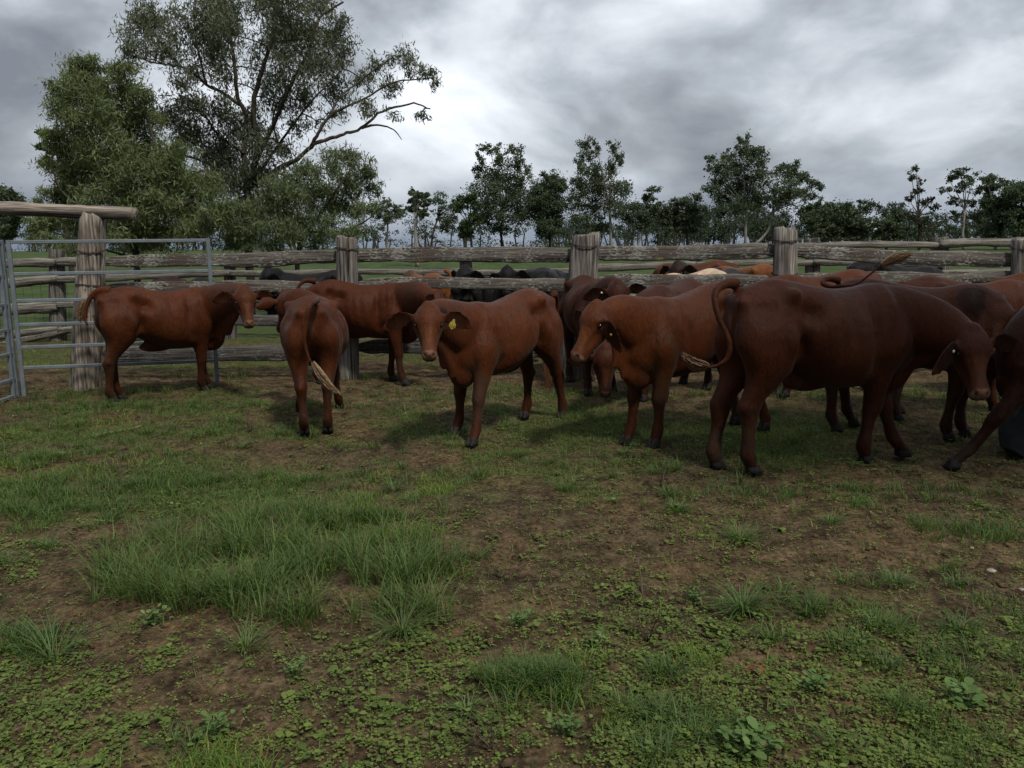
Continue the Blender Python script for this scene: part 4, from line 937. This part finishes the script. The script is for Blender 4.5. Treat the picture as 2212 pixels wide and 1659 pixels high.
# fence on the far side of the next yard
fence2 = thing('pole_fence', 'far pole fence of thin posts and round rails beyond the black cattle', 'fence', (0, 0, 0))
F2 = 15.1
def P2(x, Y=F2): p = at(x, 700, Y); return Vector((p.x, Y, 0))
for i, (x, ty, r) in enumerate([(122, 541, .15), (497, 548, .11), (1007, 545, .12), (1262, 540, .11), (1502, 528, .11), (1756, 517, .125), (2030, 514, .145), (-150, 541, .15), (2290, 520, .13)]):
    post_mesh('post', P2(x), at(x, ty, F2), r, M['post_far'], fence2, 60+i, .01, 14)
def rail2(x0, y0, x1, y1, h, seed, th=None, Y=F2-.16):
    return split_rail('rail', at(x0, y0, Y), at(x1, y1, Y+.02), h, th or h*.9, M['rail_far'], fence2, seed, rounded=.9, taper=.2)
for a in [(122, 566, 500, 562, .15, 71), (497, 562, 1010, 556, .12, 72), (1007, 553, 1505, 548, .12, 73), (1502, 540, 1760, 531, .12, 74), (1756, 532, 2034, 531, .13, 75), (2028, 530, 2300, 520, .15, 76), (-150, 572, 126, 566, .16, 77),
          (122, 603, 500, 590, .13, 78), (497, 588, 1010, 588, .13, 79), (1007, 588, 1265, 589, .12, 80), (1258, 582, 1505, 574, .125, 81), (1502, 572, 1760, 567, .12, 82), (1756, 567, 2034, 572, .13, 83), (2028, 590, 2300, 578, .14, 84), (-150, 622, 126, 604, .17, 85),
          (122, 658, 500, 645, .13, 86), (497, 645, 1010, 645, .13, 87), (1007, 645, 1505, 640, .13, 88), (1502, 640, 2034, 636, .13, 89), (-150, 678, 126, 664, .19, 90), (-150, 740, 126, 712, .15, 91), (126, 712, 500, 700, .14, 92),
          (-60, 760, 260, 690, .14, 93), (1740, 618, 2034, 600, .12, 94)]:
    rail2(*a)
# wire netting on the outside of the far fence, left
net = MB(); a0 = P2(-150, F2+.2); a1 = P2(500, F2+.2)
for k in range(9):
    z = .12+k*.14; net.tube([(a0.x, a0.y, z), (a1.x, a1.y, z)], .003, 3)
for x in np.arange(a0.x, a1.x, .16): net.tube([(x, a0.y, .02), (x, a0.y, 1.28)], .003, 3)
tag(net.build('wire_netting', M['wire'], None), 'square wire netting strung outside the far pole fence on the left', 'netting')

# ------------------------------------------------------------------ steel panels
def steel_panel(label, g0, g1, zs, zt, up=(.04, .045), extra=(), pins=False):
    g0, g1 = Vector(g0), Vector(g1); d = (g1-g0); L = d.length; d.normalize(); n = Vector((-d.y, d.x, 0))
    Mx = np.array([[d.x, n.x, 0], [d.y, n.y, 0], [0, 0, 1]])
    t = thing('steel_panel', label, 'gate panel', (0, 0, 0), 0, 'galvanised steel yard panels')
    def bar(name, a, b, w_=.04, hgt=.04):
        a, b = np.array(a, float), np.array(b, float); dd = b-a; l = np.linalg.norm(dd); x = dd/l
        nn = np.array(n); y = unit(nn-np.dot(nn, x)*x); z = np.cross(x, y)
        m = MB(); c = .005; pr = np.array([(-w_/2+c, -hgt/2), (w_/2-c, -hgt/2), (w_/2, -hgt/2+c), (w_/2, hgt/2-c), (w_/2-c, hgt/2), (-w_/2+c, hgt/2), (-w_/2, hgt/2-c), (-w_/2, -hgt/2+c)])
        m.rings([a+x*q*l+np.outer(pr[:, 0], y)+np.outer(pr[:, 1], z) for q in np.linspace(0, 1, 4)]); return m.build(name, M['steel'], t, False)
    U0 = bar('upright', g0+Vector((0, 0, .02)), g0+Vector((0, 0, zt[0])), .045, .045); U1 = bar('upright', g1+Vector((0, 0, .02)), g1+Vector((0, 0, zt[1])), .045, .045)
    for e in extra: bar('upright', g0+d*L*e+Vector((0, 0, .02)), g0+d*L*e+Vector((0, 0, zt[0])))
    for i, (z0, z1) in enumerate(zs):
        o = .0225; bar('bar', g0+d*o+Vector((0, 0, z0)), g1-d*o+Vector((0, 0, z1)), .030, .038)
    if pins:
        for z in (.20, .36, 1.18, 1.42):
            m = MB(); m.tube([g1+Vector((0, 0, z)), g1+d*.11+Vector((0, 0, z))], .009, 8); m.build('hinge_pin', M['steel'], t)
    return t
g0, g1 = G(53, 860), G(470, 832)
def zat(x, y, Y): return at(x, y, Y).z
z0s = [zat(26, 523, g0.y), zat(31, 592, g0.y), zat(36, 650, g0.y), zat(40, 702, g0.y), zat(44, 751, g0.y), zat(49, 795, g0.y)]
z1s = [zat(451, 519, g1.y), zat(454, 585, g1.y), zat(458, 642, g1.y), zat(462, 690, g1.y), zat(465, 735, g1.y), zat(467, 779, g1.y)]
steel_panel('long galvanised steel gate panel across the gateway behind the far left steer', g0, g1, list(zip(z0s, z1s)), (z0s[0]+.022, z1s[0]+.022), pins=True)
h0 = G(38, 861); h1 = G(-230, 960)
steel_panel('galvanised steel panel at the left edge running towards the camera', h0, h1, [(z, z) for z in (1.69, 1.34, 1.03, .76, .50, .22, .04)], (1.72, 1.72), extra=(.035,))
# ------------------------------------------------------------------ trees
def leaves(cent, rad, n, size, rng, droop=.5, aspect=.22, tint=((.045, .065, .022), (.085, .105, .042)), sub=9, spread=.42, cluster=1.0):
    """n leaf faces spread through an ellipsoid in uneven bunches -> verts (n,4,3), colours (n,3)"""
    cent = np.asarray(cent, float); rad = np.asarray(rad, float)
    d = rng.normal(0, 1, (sub, 3)); d /= np.linalg.norm(d, axis=1)[:, None]; sc_ = cent+d*rad*rng.uniform(.35, 1.0, (sub, 1))
    k = rng.randint(0, sub, n); sr = rng.uniform(.6, 1.25, sub)*spread
    p = sc_[k]+rng.normal(0, 1, (n, 3))*rad*(sr[k]*.55)[:, None]*cluster
    ax = rng.normal(0, 1, (n, 3)); ax[:, 2] -= droop*2.2; ax /= np.linalg.norm(ax, axis=1)[:, None]
    o = rng.normal(0, 1, (n, 3)); sd_ = np.cross(ax, o); sd_ /= np.linalg.norm(sd_, axis=1)[:, None]+1e-9
    L = size*rng.uniform(.6, 1.3, n)[:, None]; W = L*aspect*rng.uniform(.75, 1.3, n)[:, None]
    V = np.stack([p-ax*L*.5, p+sd_*W*.5, p+ax*L*.5, p-sd_*W*.5], 1)
    t0, t1 = map(np.asarray, tint); bt = rng.uniform(0, 1, sub)[k]
    c = t0+(t1-t0)*np.clip(bt*.6+rng.uniform(0, .5, n), 0, 1)[:, None]
    return V, c
class Tree:
    def __init__(s, seed): s.rng = np.random.RandomState(seed); s.w = MB(); s.V = []; s.c = []
    def limb(s, pts, r0, r1, k=7): 
        P = catmull(np.array([tuple(p) for p in pts]), 5); n = len(P)
        P[1:-1] += s.rng.normal(0, r0*.12, (n-2, 3)); s.w.tube(P, np.linspace(r0, r1, n)*(1+.06*s.rng.normal(0, 1, n)), k); return P
    def twigs(s, cent, rad, frm, n, r, reach=1.0):
        cent, frm = np.asarray(cent, float), np.asarray(frm, float)
        for _ in range(n):
            d = s.rng.normal(0, 1, 3); d /= np.linalg.norm(d); d[2] = abs(d[2])*.7-.1
            e = cent+d*np.asarray(rad)*s.rng.uniform(.6, 1.0)*reach; m_ = (frm+e)/2+s.rng.normal(0, .12, 3)*np.linalg.norm(e-frm)
            s.w.tube(bez(frm, m_, m_, e, 5), np.linspace(r, r*.25, 5), 4, False)
    def leaf(s, *a, **k):
        V, c = leaves(*a, rng=s.rng, **k); s.V.append(V); s.c.append(c)
    def build(s, root, bark):
        s.w.build('trunk', bark, root)
        V = np.concatenate(s.V); c = np.repeat(np.concatenate(s.c), 4, 0); n = len(V)
        mesh_np('crown', V.reshape(-1, 3), [np.arange(n*4).reshape(-1, 4)], M['leaf'], root, False, c)

def near_tree(name, label, Y, trunk, limbs, clumps, size, tint, dens, bark, seed, depth=1.2, r0=.11, aspect=.2, droop=.55, twn=7, group=None, twr=.008, cat='tree'):
    """trunk, limbs: pixel polylines with a depth offset; clumps: (x, y, rx, ry, density)"""
    T = Tree(seed); rng = T.rng; sc_ = Y/F_PX
    tp = [at(x, y, Y+d) for x, y, d in trunk]; tp[0].z = -.1
    T.limb(tp, r0, r0*.55, 10); allp = []
    for li in limbs:
        ra, rb, pl = li[0], li[1], li[2:]; P = T.limb([at(x, y, Y+d) for x, y, d in pl], ra, rb); allp.append(P)
    allp.append(np.array([tuple(p) for p in tp])); allp = np.vstack(allp)
    for cl in clumps:
        x, y, rx, ry = cl[:4]; dn = cl[4] if len(cl) > 4 else 1.0
        dd = rng.uniform(-1, 1)*depth if len(cl) < 6 else cl[5]
        c = np.array(at(x, y, Y+dd)); rad = np.array([rx*sc_, (rx+ry)/2*sc_*1.1, ry*sc_])
        j = np.argmin(np.linalg.norm(allp-c, axis=1)+(allp[:, 2] > c[2]+.1)*.15); frm = allp[j]
        if np.linalg.norm(frm-c) > .5: T.w.tube(bez(frm, frm+(c-frm)*.35+[0, 0, .12], c-[0, 0, .1], c, 8), np.linspace(r0*.16, r0*.08, 8), 5, False)
        T.twigs(c, rad, c*.85+frm*.15, twn, twr)
        n = int(dens*2.0*rx*ry*dn); T.leaf(c, rad, n, size, droop=droop, aspect=aspect, tint=tint, sub=max(8, int(rx*ry/75)), spread=.50)
    root = thing(name, label, cat, tuple(tp[0]), 0, group)
    o = MB  # parts are modelled in world space; shift them to the base of the tree
    T.w.V = [v-np.array([tp[0].x, tp[0].y, 0]) for v in T.w.V]; T.V = [v-np.array([tp[0].x, tp[0].y, 0]) for v in T.V]
    root.location = (tp[0].x, tp[0].y, 0); T.build(root, bark); return root

EUC = ((.038, .052, .034), (.135, .152, .102)); WAT = ((.056, .082, .033), (.165, .200, .092))
near_tree('eucalyptus_tree', 'tall open gum with dark trunk and bare spreading limbs, left', 20.5,
  [(541, 668, 0), (540, 600, 0), (538, 520, 0), (536, 450, 0), (535, 400, 0)],
  [(.070, .030, (535, 405, 0), (527, 330, .1), (532, 250, .2), (514, 210, .2), (506, 130, .1), (492, 50, 0), (480, -60, 0)),
   (.075, .030, (538, 410, 0), (556, 320, -.2), (547, 240, -.4), (562, 170, -.5), (585, 90, -.4), (600, 20, -.3), (610, -70, 0)),
   (.055, .020, (552, 350, -.2), (590, 270, -.6), (625, 190, -.8), (668, 110, -.9), (690, 40, -.8), (742, 4, -.7)),
   (.070, .016, (545, 402, 0), (575, 385, -.3), (610, 360, -.5), (643, 343, -.7), (678, 312, -.8), (705, 302, -.8), (742, 290, -.8), (781, 277, -.7), (826, 240, -.6), (893, 224, -.5), (930, 235, -.4)),
   (.040, .010, (672, 316, -.8), (692, 280, -.9), (714, 250, -.9), (750, 230, -.8), (790, 212, -.6), (848, 178, -.5), (900, 172, -.4), (936, 168, -.4)),
   (.028, .008, (714, 250, -.9), (730, 215, -.7), (770, 180, -.5), (810, 150, -.3), (850, 122, -.2)),
   (.045, .012, (517, 226, .2), (480, 200, .4), (446, 183, .5), (415, 155, .5), (388, 143, .5), (350, 138, .4), (312, 129, .4), (285, 112, .3), (268, 100, .3)),
   (.030, .010, (388, 143, .5), (360, 110, .6), (330, 70, .5), (300, 40, .5)), (.030, .010, (446, 183, .5), (430, 120, .6), (420, 60, .6), (425, -10, .5)),
   (.050, .014, (532, 415, 0), (480, 370, .3), (430, 345, .5), (380, 330, .7), (330, 290, .8)), (.040, .012, (528, 330, 0), (470, 290, .3), (430, 230, .4), (380, 200, .5)),
   (.045, .012, (542, 400, 0), (590, 330, .3), (640, 260, .5), (690, 200, .5), (740, 150, .4)), (.03, .01, (600, 310, .3), (590, 250, .6), (620, 190, .6)),
   (.03, .008, (781, 277, -.7), (815, 270, -.6), (850, 280, -.5), (868, 302, -.5)), (.03, .01, (536, 440, 0), (600, 460, .5), (660, 430, .6))],
  [(300, 55, 40, 50, .8), (285, 120, 28, 32, .7), (340, 40, 42, 45, .7), (350, 100, 38, 42, .8), (395, 60, 34, 45, .4), (440, 40, 42, 60, 1.1), (480, 10, 42, 50, 1.1), (455, 100, 40, 48, 1.0), (500, 70, 34, 55, .8),
   (560, 0, 50, 45, .7), (625, 10, 60, 45, .9), (690, 10, 42, 30, .7), (600, 80, 40, 55, .9), (650, 80, 50, 50, 1.0), (705, 80, 45, 45, .9), (735, 50, 26, 32, .7), (625, 150, 42, 42, .7), (690, 140, 45, 38, .9), (560, 150, 32, 60, .5),
   (425, 145, 40, 35, .6), (385, 175, 32, 30, .5), (490, 170, 30, 45, .5), (745, 120, 32, 38, .6), (600, 215, 45, 45, .7), (660, 200, 42, 40, .6), (725, 190, 38, 34, .7), (470, 235, 42, 38, .8), (535, 270, 52, 45, .9), (420, 235, 36, 32, .7),
   (785, 170, 34, 28, .6), (820, 140, 30, 22, .55), (860, 122, 28, 20, .6), (885, 150, 26, 22, .55), (925, 160, 22, 18, .6), (945, 185, 12, 20, .6), (840, 190, 34, 24, .5), (790, 225, 32, 28, .45), (905, 250, 20, 14, .5), (850, 245, 24, 14, .35),
   (730, 245, 28, 24, .35), (640, 270, 30, 30, .5), (690, 262, 26, 26, .3), (500, 330, 55, 45, 1.0), (570, 320, 45, 38, .8), (440, 310, 50, 45, .9), (400, 280, 45, 38, .8), (360, 240, 38, 34, .8), (560, 390, 55, 38, 1.0), (480, 390, 55, 42, 1.1), (620, 330, 28, 26, .5),
   (540, 450, 55, 42, 1.0), (610, 400, 38, 30, .6)],
  .125, EUC, .50, M['bark'], 21, r0=.115, twn=9, depth=1.3)
near_tree('wattle_tree', 'dense bright green wattle tree with strap leaves left of the gum, behind the gatepost', 18.6,
  [(300, 700, 0), (296, 600, 0), (290, 500, 0), (275, 400, 0)],
  [(.05, .015, (290, 500, 0), (240, 400, -.3), (200, 300, -.4), (190, 200, -.3)), (.05, .015, (290, 500, 0), (330, 400, -.5), (330, 300, -.4), (300, 220, 0)), (.04, .012, (292, 540, 0), (210, 470, -.4), (140, 420, -.5), (110, 360, -.3)),
   (.04, .012, (290, 520, 0), (370, 460, -.5), (430, 420, -.5), (440, 370, 0)), (.03, .01, (295, 560, 0), (200, 530, 0), (110, 500, 0))],
  [(165, 150, 38, 24), (215, 145, 36, 22), (262, 150, 26, 22, .8), (150, 195, 36, 34), (205, 195, 46, 38, 1.1), (265, 195, 42, 36, 1.1), (305, 215, 26, 30, .8), (135, 245, 30, 34, .9), (185, 255, 50, 42, 1.1), (250, 255, 50, 42, 1.1), (310, 265, 42, 36),
   (118, 305, 26, 30, .9), (165, 315, 48, 38, 1.2), (235, 320, 56, 42, 1.2), (310, 325, 52, 42, 1.1), (375, 330, 42, 36, .9), (125, 365, 36, 30), (185, 375, 56, 40, 1.2), (260, 380, 60, 42, 1.2), (340, 385, 56, 42, 1.2), (405, 385, 42, 36), (455, 400, 32, 32, .8),
   (100, 425, 26, 24, .8), (160, 430, 48, 32, 1.1), (240, 440, 60, 40, 1.2), (320, 445, 60, 42, 1.2), (400, 445, 56, 42, 1.2), (75, 480, 20, 22, .6), (120, 480, 40, 28), (190, 490, 52, 34, 1.1), (270, 500, 56, 36, 1.1), (350, 505, 56, 34, 1.1), (425, 500, 48, 34, 1.1), (100, 515, 34, 16, .7), (170, 530, 48, 16, .8), (300, 535, 60, 14, .8), (470, 460, 40, 36)],
  .140, WAT, .62, M['bark'], 22, depth=1.1, r0=.085, aspect=.15, droop=.35, twn=5)
near_tree('wattle_tree', 'lower wattle tree with long drooping leaves under the tall gum limb', 19.3,
  [(640, 690, 0), (642, 600, 0), (648, 520, 0), (655, 470, 0)],
  [(.04, .012, (650, 520, 0), (700, 450, -.2), (740, 390, -.2), (770, 350, 0)), (.04, .012, (648, 530, 0), (610, 470, -.3), (600, 420, -.2)), (.03, .008, (652, 500, 0), (740, 500, -.1), (800, 470, 0), (822, 440, 0)), (.03, .01, (645, 560, 0), (560, 520, -.3), (500, 500, 0))],
  [(610, 405, 40, 32, .9), (660, 375, 38, 32, .8), (705, 355, 34, 28, .7), (750, 345, 34, 28, .8), (788, 365, 26, 26, .8), (800, 405, 22, 24, .7), (755, 400, 44, 34, 1), (690, 420, 50, 36, 1.1), (630, 450, 48, 36, 1.1), (570, 455, 42, 36, 1.0), (740, 450, 46, 34, 1.0), (790, 450, 26, 26, .6),
   (520, 480, 46, 36, 1), (600, 500, 50, 30, 1), (670, 490, 50, 32, 1), (735, 495, 40, 26, .8), (780, 500, 24, 20, .4), (500, 520, 50, 20, .8), (580, 530, 50, 12, .7), (690, 525, 44, 14, .6)],
  .140, ((.052, .078, .036), (.140, .172, .085)), .60, M['bark'], 23, depth=1.0, r0=.07, aspect=.15, droop=.45, twn=6)

# gums along the far side of the paddock
FT = ((.032, .050, .030), (.092, .122, .070))
def gum(label, tx, x0, x1, y0, y1, Y=95, base=None, pale=False, dens=1.0, clumps=None, seed=0, fork=None, name='gum_tree', group='gum trees across the paddock', tint=FT, size=.20, lean=0):
    T = Tree(seed); rng = T.rng; b = ground(tx, base) if base else None
    if b is not None and b.y < 118: Y = b.y
    sc_ = Y/F_PX; b = at(tx, 530, Y); b.z = float(gz(b.x, Y))
    if clumps is None:
        clumps = []; W, H = (x1-x0), (y1-y0); nC = max(9, int(W*H/300))
        for i in range(nC):
            t = rng.uniform(0, 1)**.8; half = W*.5*(.45+.55*math.sin(math.pi*min(1, t*.75+.2)))
            r = rng.uniform(.15, .24)*math.sqrt(W*H)*.85
            clumps.append(((x0+x1)/2+rng.uniform(-1, 1)*(half-r*.5), y0+r*.7+t*(H-r*1.3), r*rng.uniform(.9, 1.25), r*rng.uniform(.6, .9)))
    top = min(c[1] for c in clumps)
    mx_ = (x0+x1)/2 if fork is None else fork[0]; fy = y0+(y1-y0)*.70 if fork is None else fork[1]
    fk = at(mx_*.4+tx*.6 if fork is None else mx_, fy, Y); wr = max(.14, (b-at(tx, y0, Y)).length*.014)
    T.limb([b, (b+fk)/2+Vector((rng.normal(0, .12)+lean, 0, 0)), fk], wr, wr*.7, 7); fk = np.array(fk)
    for x, y, rx, ry in clumps:
        c = np.array(at(x, y, Y+rng.uniform(-1, 1)*(x1-x0)*sc_*.35)); rad = np.array([rx, (rx+ry)/2, ry])*sc_
        T.w.tube(bez(fk, fk+(c-fk)*.3+[0, 0, .5], c-[(c-fk)[0]*.15, 0, .8], c, 7), np.linspace(wr*.42, wr*.12, 7), 5, False)
        T.twigs(c, rad, c-[0, 0, rad[2]*.6], 4, .035)
        n = int(2.0*rx*ry*dens*(.2/size)**2); rad = rad*1.1; T.leaf(c, rad, n, size, droop=.15, aspect=.62, tint=tint, sub=max(6, int(rx*ry/26)), spread=.37)
    loc_ = (b.x, b.y, b.z); root = thing(name, label, 'tree', loc_, 0, group)
    T.w.V = [v-np.array(loc_) for v in T.w.V]; T.V = [v-np.array(loc_) for v in T.V]
    T.build(root, M['bark_pale'] if pale else M['bark']); return root
gum('slim gum tree with twin pale trunks, just right of the wattle', 836, 800, 878, 425, 505, 84, 541, True, .8, seed=31)
gum('slender gum with one tall pale trunk standing out in front of the tree line', 900, 874, 936, 404, 470, 60, 577, True, .9, seed=32, fork=(898, 460))
gum('open gum with sparse crown, right of the slender pale-trunked one', 931, 934, 998, 408, 500, 92, 540, False, .7, seed=33)
gum('rounded bushy green tree tucked against the left of the tallest dark gum', 1020, 975, 1035, 415, 520, 88, None, False, 1.2, seed=34, tint=((.026, .046, .017), (.058, .086, .032)))
gum('tallest dark green gum of the middle clump, with two knobbly peaks', 1086, 1020, 1155, 306, 520, 86, 541, False, 1.25, seed=35, size=.21, clumps=[(1058, 322, 22, 16), (1085, 345, 20, 20), (1040, 345, 12, 14), (1033, 375, 14, 18), (1112, 325, 18, 14), (1118, 350, 16, 22), (1065, 385, 32, 26), (1100, 390, 32, 24), (1138, 368, 14, 16), (1130, 395, 22, 18), (1045, 415, 30, 26), (1085, 425, 36, 28), (1125, 430, 30, 26), (1050, 455, 32, 24), (1095, 465, 36, 24), (1040, 480, 22, 22), (1130, 465, 24, 22), (1070, 492, 30, 16)])
gum('dark spreading gum between the two tallest of the middle clump', 1187, 1135, 1225, 370, 515, 88, 542, False, 1.15, seed=36)
gum('dark gum with a forked knobbly top and a bare slanting pale trunk', 1321, 1215, 1372, 298, 520, 88, 541, True, 1.15, seed=37, fork=(1316, 440), clumps=[(1262, 312, 18, 13), (1268, 335, 16, 18), (1288, 320, 9, 16), (1252, 345, 12, 16), (1328, 320, 16, 14), (1338, 345, 14, 18), (1322, 355, 12, 20), (1272, 370, 26, 22), (1300, 380, 26, 22), (1245, 395, 18, 20), (1270, 410, 32, 26), (1310, 415, 32, 26), (1345, 410, 22, 24), (1240, 435, 22, 22), (1280, 450, 34, 24), (1330, 455, 30, 22), (1355, 460, 18, 22), (1250, 480, 26, 20), (1295, 490, 30, 16)])
gum('thin gum with pale trunk and pointed top right of the forked one', 1376, 1364, 1422, 388, 500, 90, 541, True, .9, seed=38)
gum('small gum with rounded crown left of the broad tree', 1440, 1420, 1482, 420, 505, 92, 540, False, 1.0, seed=39)
gum('mid-sized gum with dense crown touching the left of the broad tree', 1484, 1452, 1520, 412, 508, 92, 540, False, 1.1, seed=40)
gum('broad tall gum with pale trunk and peaked crown right of centre', 1611, 1518, 1672, 288, 480, 86, 541, True, 1.2, seed=41, fork=(1612, 455), size=.21, clumps=[(1605, 300, 13, 14), (1600, 322, 18, 14), (1628, 325, 20, 16), (1575, 338, 18, 14), (1536, 345, 14, 12), (1530, 362, 10, 8), (1600, 350, 28, 20), (1640, 350, 22, 20), (1560, 372, 30, 22), (1600, 382, 32, 22), (1645, 380, 24, 20), (1545, 400, 24, 20), (1585, 412, 32, 22), (1630, 412, 32, 22), (1560, 430, 22, 16), (1610, 440, 30, 18), (1650, 435, 20, 16)])
gum('gum with long pale limb leaning right out of the broad tree', 1618, 1665, 1780, 345, 470, 88, 541, True, 1.1, seed=42, fork=(1668, 462), lean=.6, clumps=[(1690, 360, 22, 14), (1715, 362, 16, 14), (1700, 385, 28, 18), (1735, 385, 18, 16), (1690, 410, 26, 18), (1725, 410, 26, 16), (1760, 396, 20, 12), (1772, 402, 10, 10), (1745, 425, 22, 12), (1700, 432, 24, 14), (1670, 430, 20, 16)])
gum('dark rounded gum right of the leaning one', 1768, 1726, 1820, 432, 520, 92, 540, False, 1.3, seed=43)
gum('dark gum with a small tuft at its top in the low right clump', 1845, 1814, 1885, 418, 520, 92, 540, False, 1.3, seed=44)
gum('low rounded dark gum at the right end of the low clump', 1915, 1876, 1958, 445, 522, 92, 540, False, 1.3, seed=45)
gum('ragged half-dead gum with thin sparse crown and bare twigs', 1986, 1950, 2032, 353, 500, 90, 540, False, .8, seed=46, fork=(1984, 470), clumps=[(1978, 362, 11, 9), (1970, 382, 12, 10), (1988, 392, 8, 9), (1984, 412, 14, 12), (1966, 428, 11, 11), (1994, 440, 14, 12), (2012, 428, 8, 8), (2020, 452, 11, 11), (1974, 465, 17, 14), (1992, 492, 20, 13)], tint=((.030, .034, .024), (.058, .060, .042)))
gum('tall open gum with pale trunk near the right edge', 2082, 2030, 2142, 358, 500, 88, 540, True, .95, seed=47, fork=(2084, 455), clumps=[(2075, 372, 20, 10), (2050, 384, 16, 10), (2101, 384, 18, 10), (2042, 408, 14, 10), (2085, 402, 22, 12), (2112, 412, 14, 10), (2058, 432, 15, 10), (2095, 438, 16, 12), (2068, 468, 17, 12), (2110, 470, 16, 12)])
gum('gum with narrow pointed top beside the tall open one at the right', 2150, 2118, 2182, 374, 515, 90, 540, True, 1.1, seed=48)
gum('dark gum cut by the right edge of the view', 2206, 2165, 2262, 390, 520, 90, 540, False, 1.2, seed=49)
gum('knobbly dark tree at the left edge above the overhead log', -12, -60, 52, 398, 520, 60, None, False, .9, seed=50, name='gum_tree')
gum('small dark tree showing left of the wattle above the log', 150, 66, 116, 285, 340, 40, None, False, .6, seed=51, size=.16, clumps=[(92, 292, 13, 10), (84, 312, 15, 11), (104, 318, 14, 12), (98, 345, 15, 14)])

# tree added out of view beside the camera, to shade the right of the yard
T = Tree(90); P = T.limb([(6.6, -.6, 0), (6.5, -.4, 2), (6.2, .3, 4), (5.8, 1.2, 5.6), (5.4, 1.9, 6.8)], .17, .06, 10)
for c in ((4.6, 1.6, 7.2), (5.6, 2.3, 7.6), (6.3, 1.5, 7.0), (5.2, 1.0, 7.9), (6.6, 2.6, 7.2), (5.9, 3.0, 6.9), (4.8, 2.7, 6.8), (7.2, 1.6, 7.5)):
    T.twigs(c, (1.0, 1.0, .8), P[-3], 6, .014); T.leaf(c, (1.05, 1.0, .8), 1350, .14, droop=.5, aspect=.25, tint=EUC, sub=14, spread=.5)
T.w.V = [v-np.array([6.6, -.6, 0]) for v in T.w.V]; T.V = [v-np.array([6.6, -.6, 0]) for v in T.V]
T.build(thing('shade_tree', 'added leaning gum beside the photographer, out of view, shading the right of the yard', 'tree', (6.6, -.6, 0)), M['bark'])

# the far wood behind them reads as one mass
def far_wood():
    rng = np.random.RandomState(77); T = Tree(78)
    for i in range(340):
        x = rng.uniform(-120, 2330) if i < 190 else rng.uniform(1180, 2330); Y = rng.uniform(120, 175); right = x > 1420
        h = rng.uniform(40, 92)*(1.0 if right else .78)*(.88 if x > 1940 else 1); sc_ = Y/F_PX
        b = at(x, 530, Y); b.z = float(gz(b.x, Y)); b = np.array(b); H = h*sc_; dens = 1.5 if right else .9
        T.w.tube([b, b+[rng.normal(0, .3), 0, H*.5], b+[rng.normal(0, .5), 0, H*.85]], [.16, .11, .05], 5, False)
        for k in range(rng.randint(3, 7)):
            c = b+[rng.normal(0, .16)*H, rng.normal(0, .1)*H, H*rng.uniform(.42 if not right else .22, .95)]; r = H*rng.uniform(.12, .20)
            T.leaf(c, (r*1.2, r, r*.8), int(r*r*110*dens), .34, droop=.1, aspect=.6, tint=((.022, .036, .024), (.052, .072, .044)), sub=6, spread=.6)
    for i in range(90):      # scrub under the trees
        x = rng.uniform(-150, 2350); Y = rng.uniform(115, 165); b = at(x, 530, Y); z = float(gz(b.x, Y)); r = rng.uniform(.5, 1.5)*(1.5 if x > 1700 else 1)
        T.leaf((b.x, Y, z+r*.5), (r*2.2, r, r*.7), int(r*r*90), .30, droop=.1, aspect=.6, tint=((.022, .034, .020), (.055, .068, .038)), sub=9, spread=.6)
    V = np.concatenate(T.V); n = len(V); c = np.repeat(np.concatenate(T.c), 4, 0)
    nw = np.vstack(T.w.V); mq = np.vstack(T.w.q)
    V2 = np.vstack([V.reshape(-1, 3), nw]); c2 = np.vstack([c, np.tile((.06, .055, .046), (len(nw), 1))])
    o = mesh_np('far_wood', V2, [np.vstack([np.arange(n*4).reshape(-1, 4), mq+n*4])], M['leaf'], None, False, c2)
    tag(o, 'dark belt of scrubby woodland along the far side of the paddock', 'woodland', None, 'stuff')
far_wood()
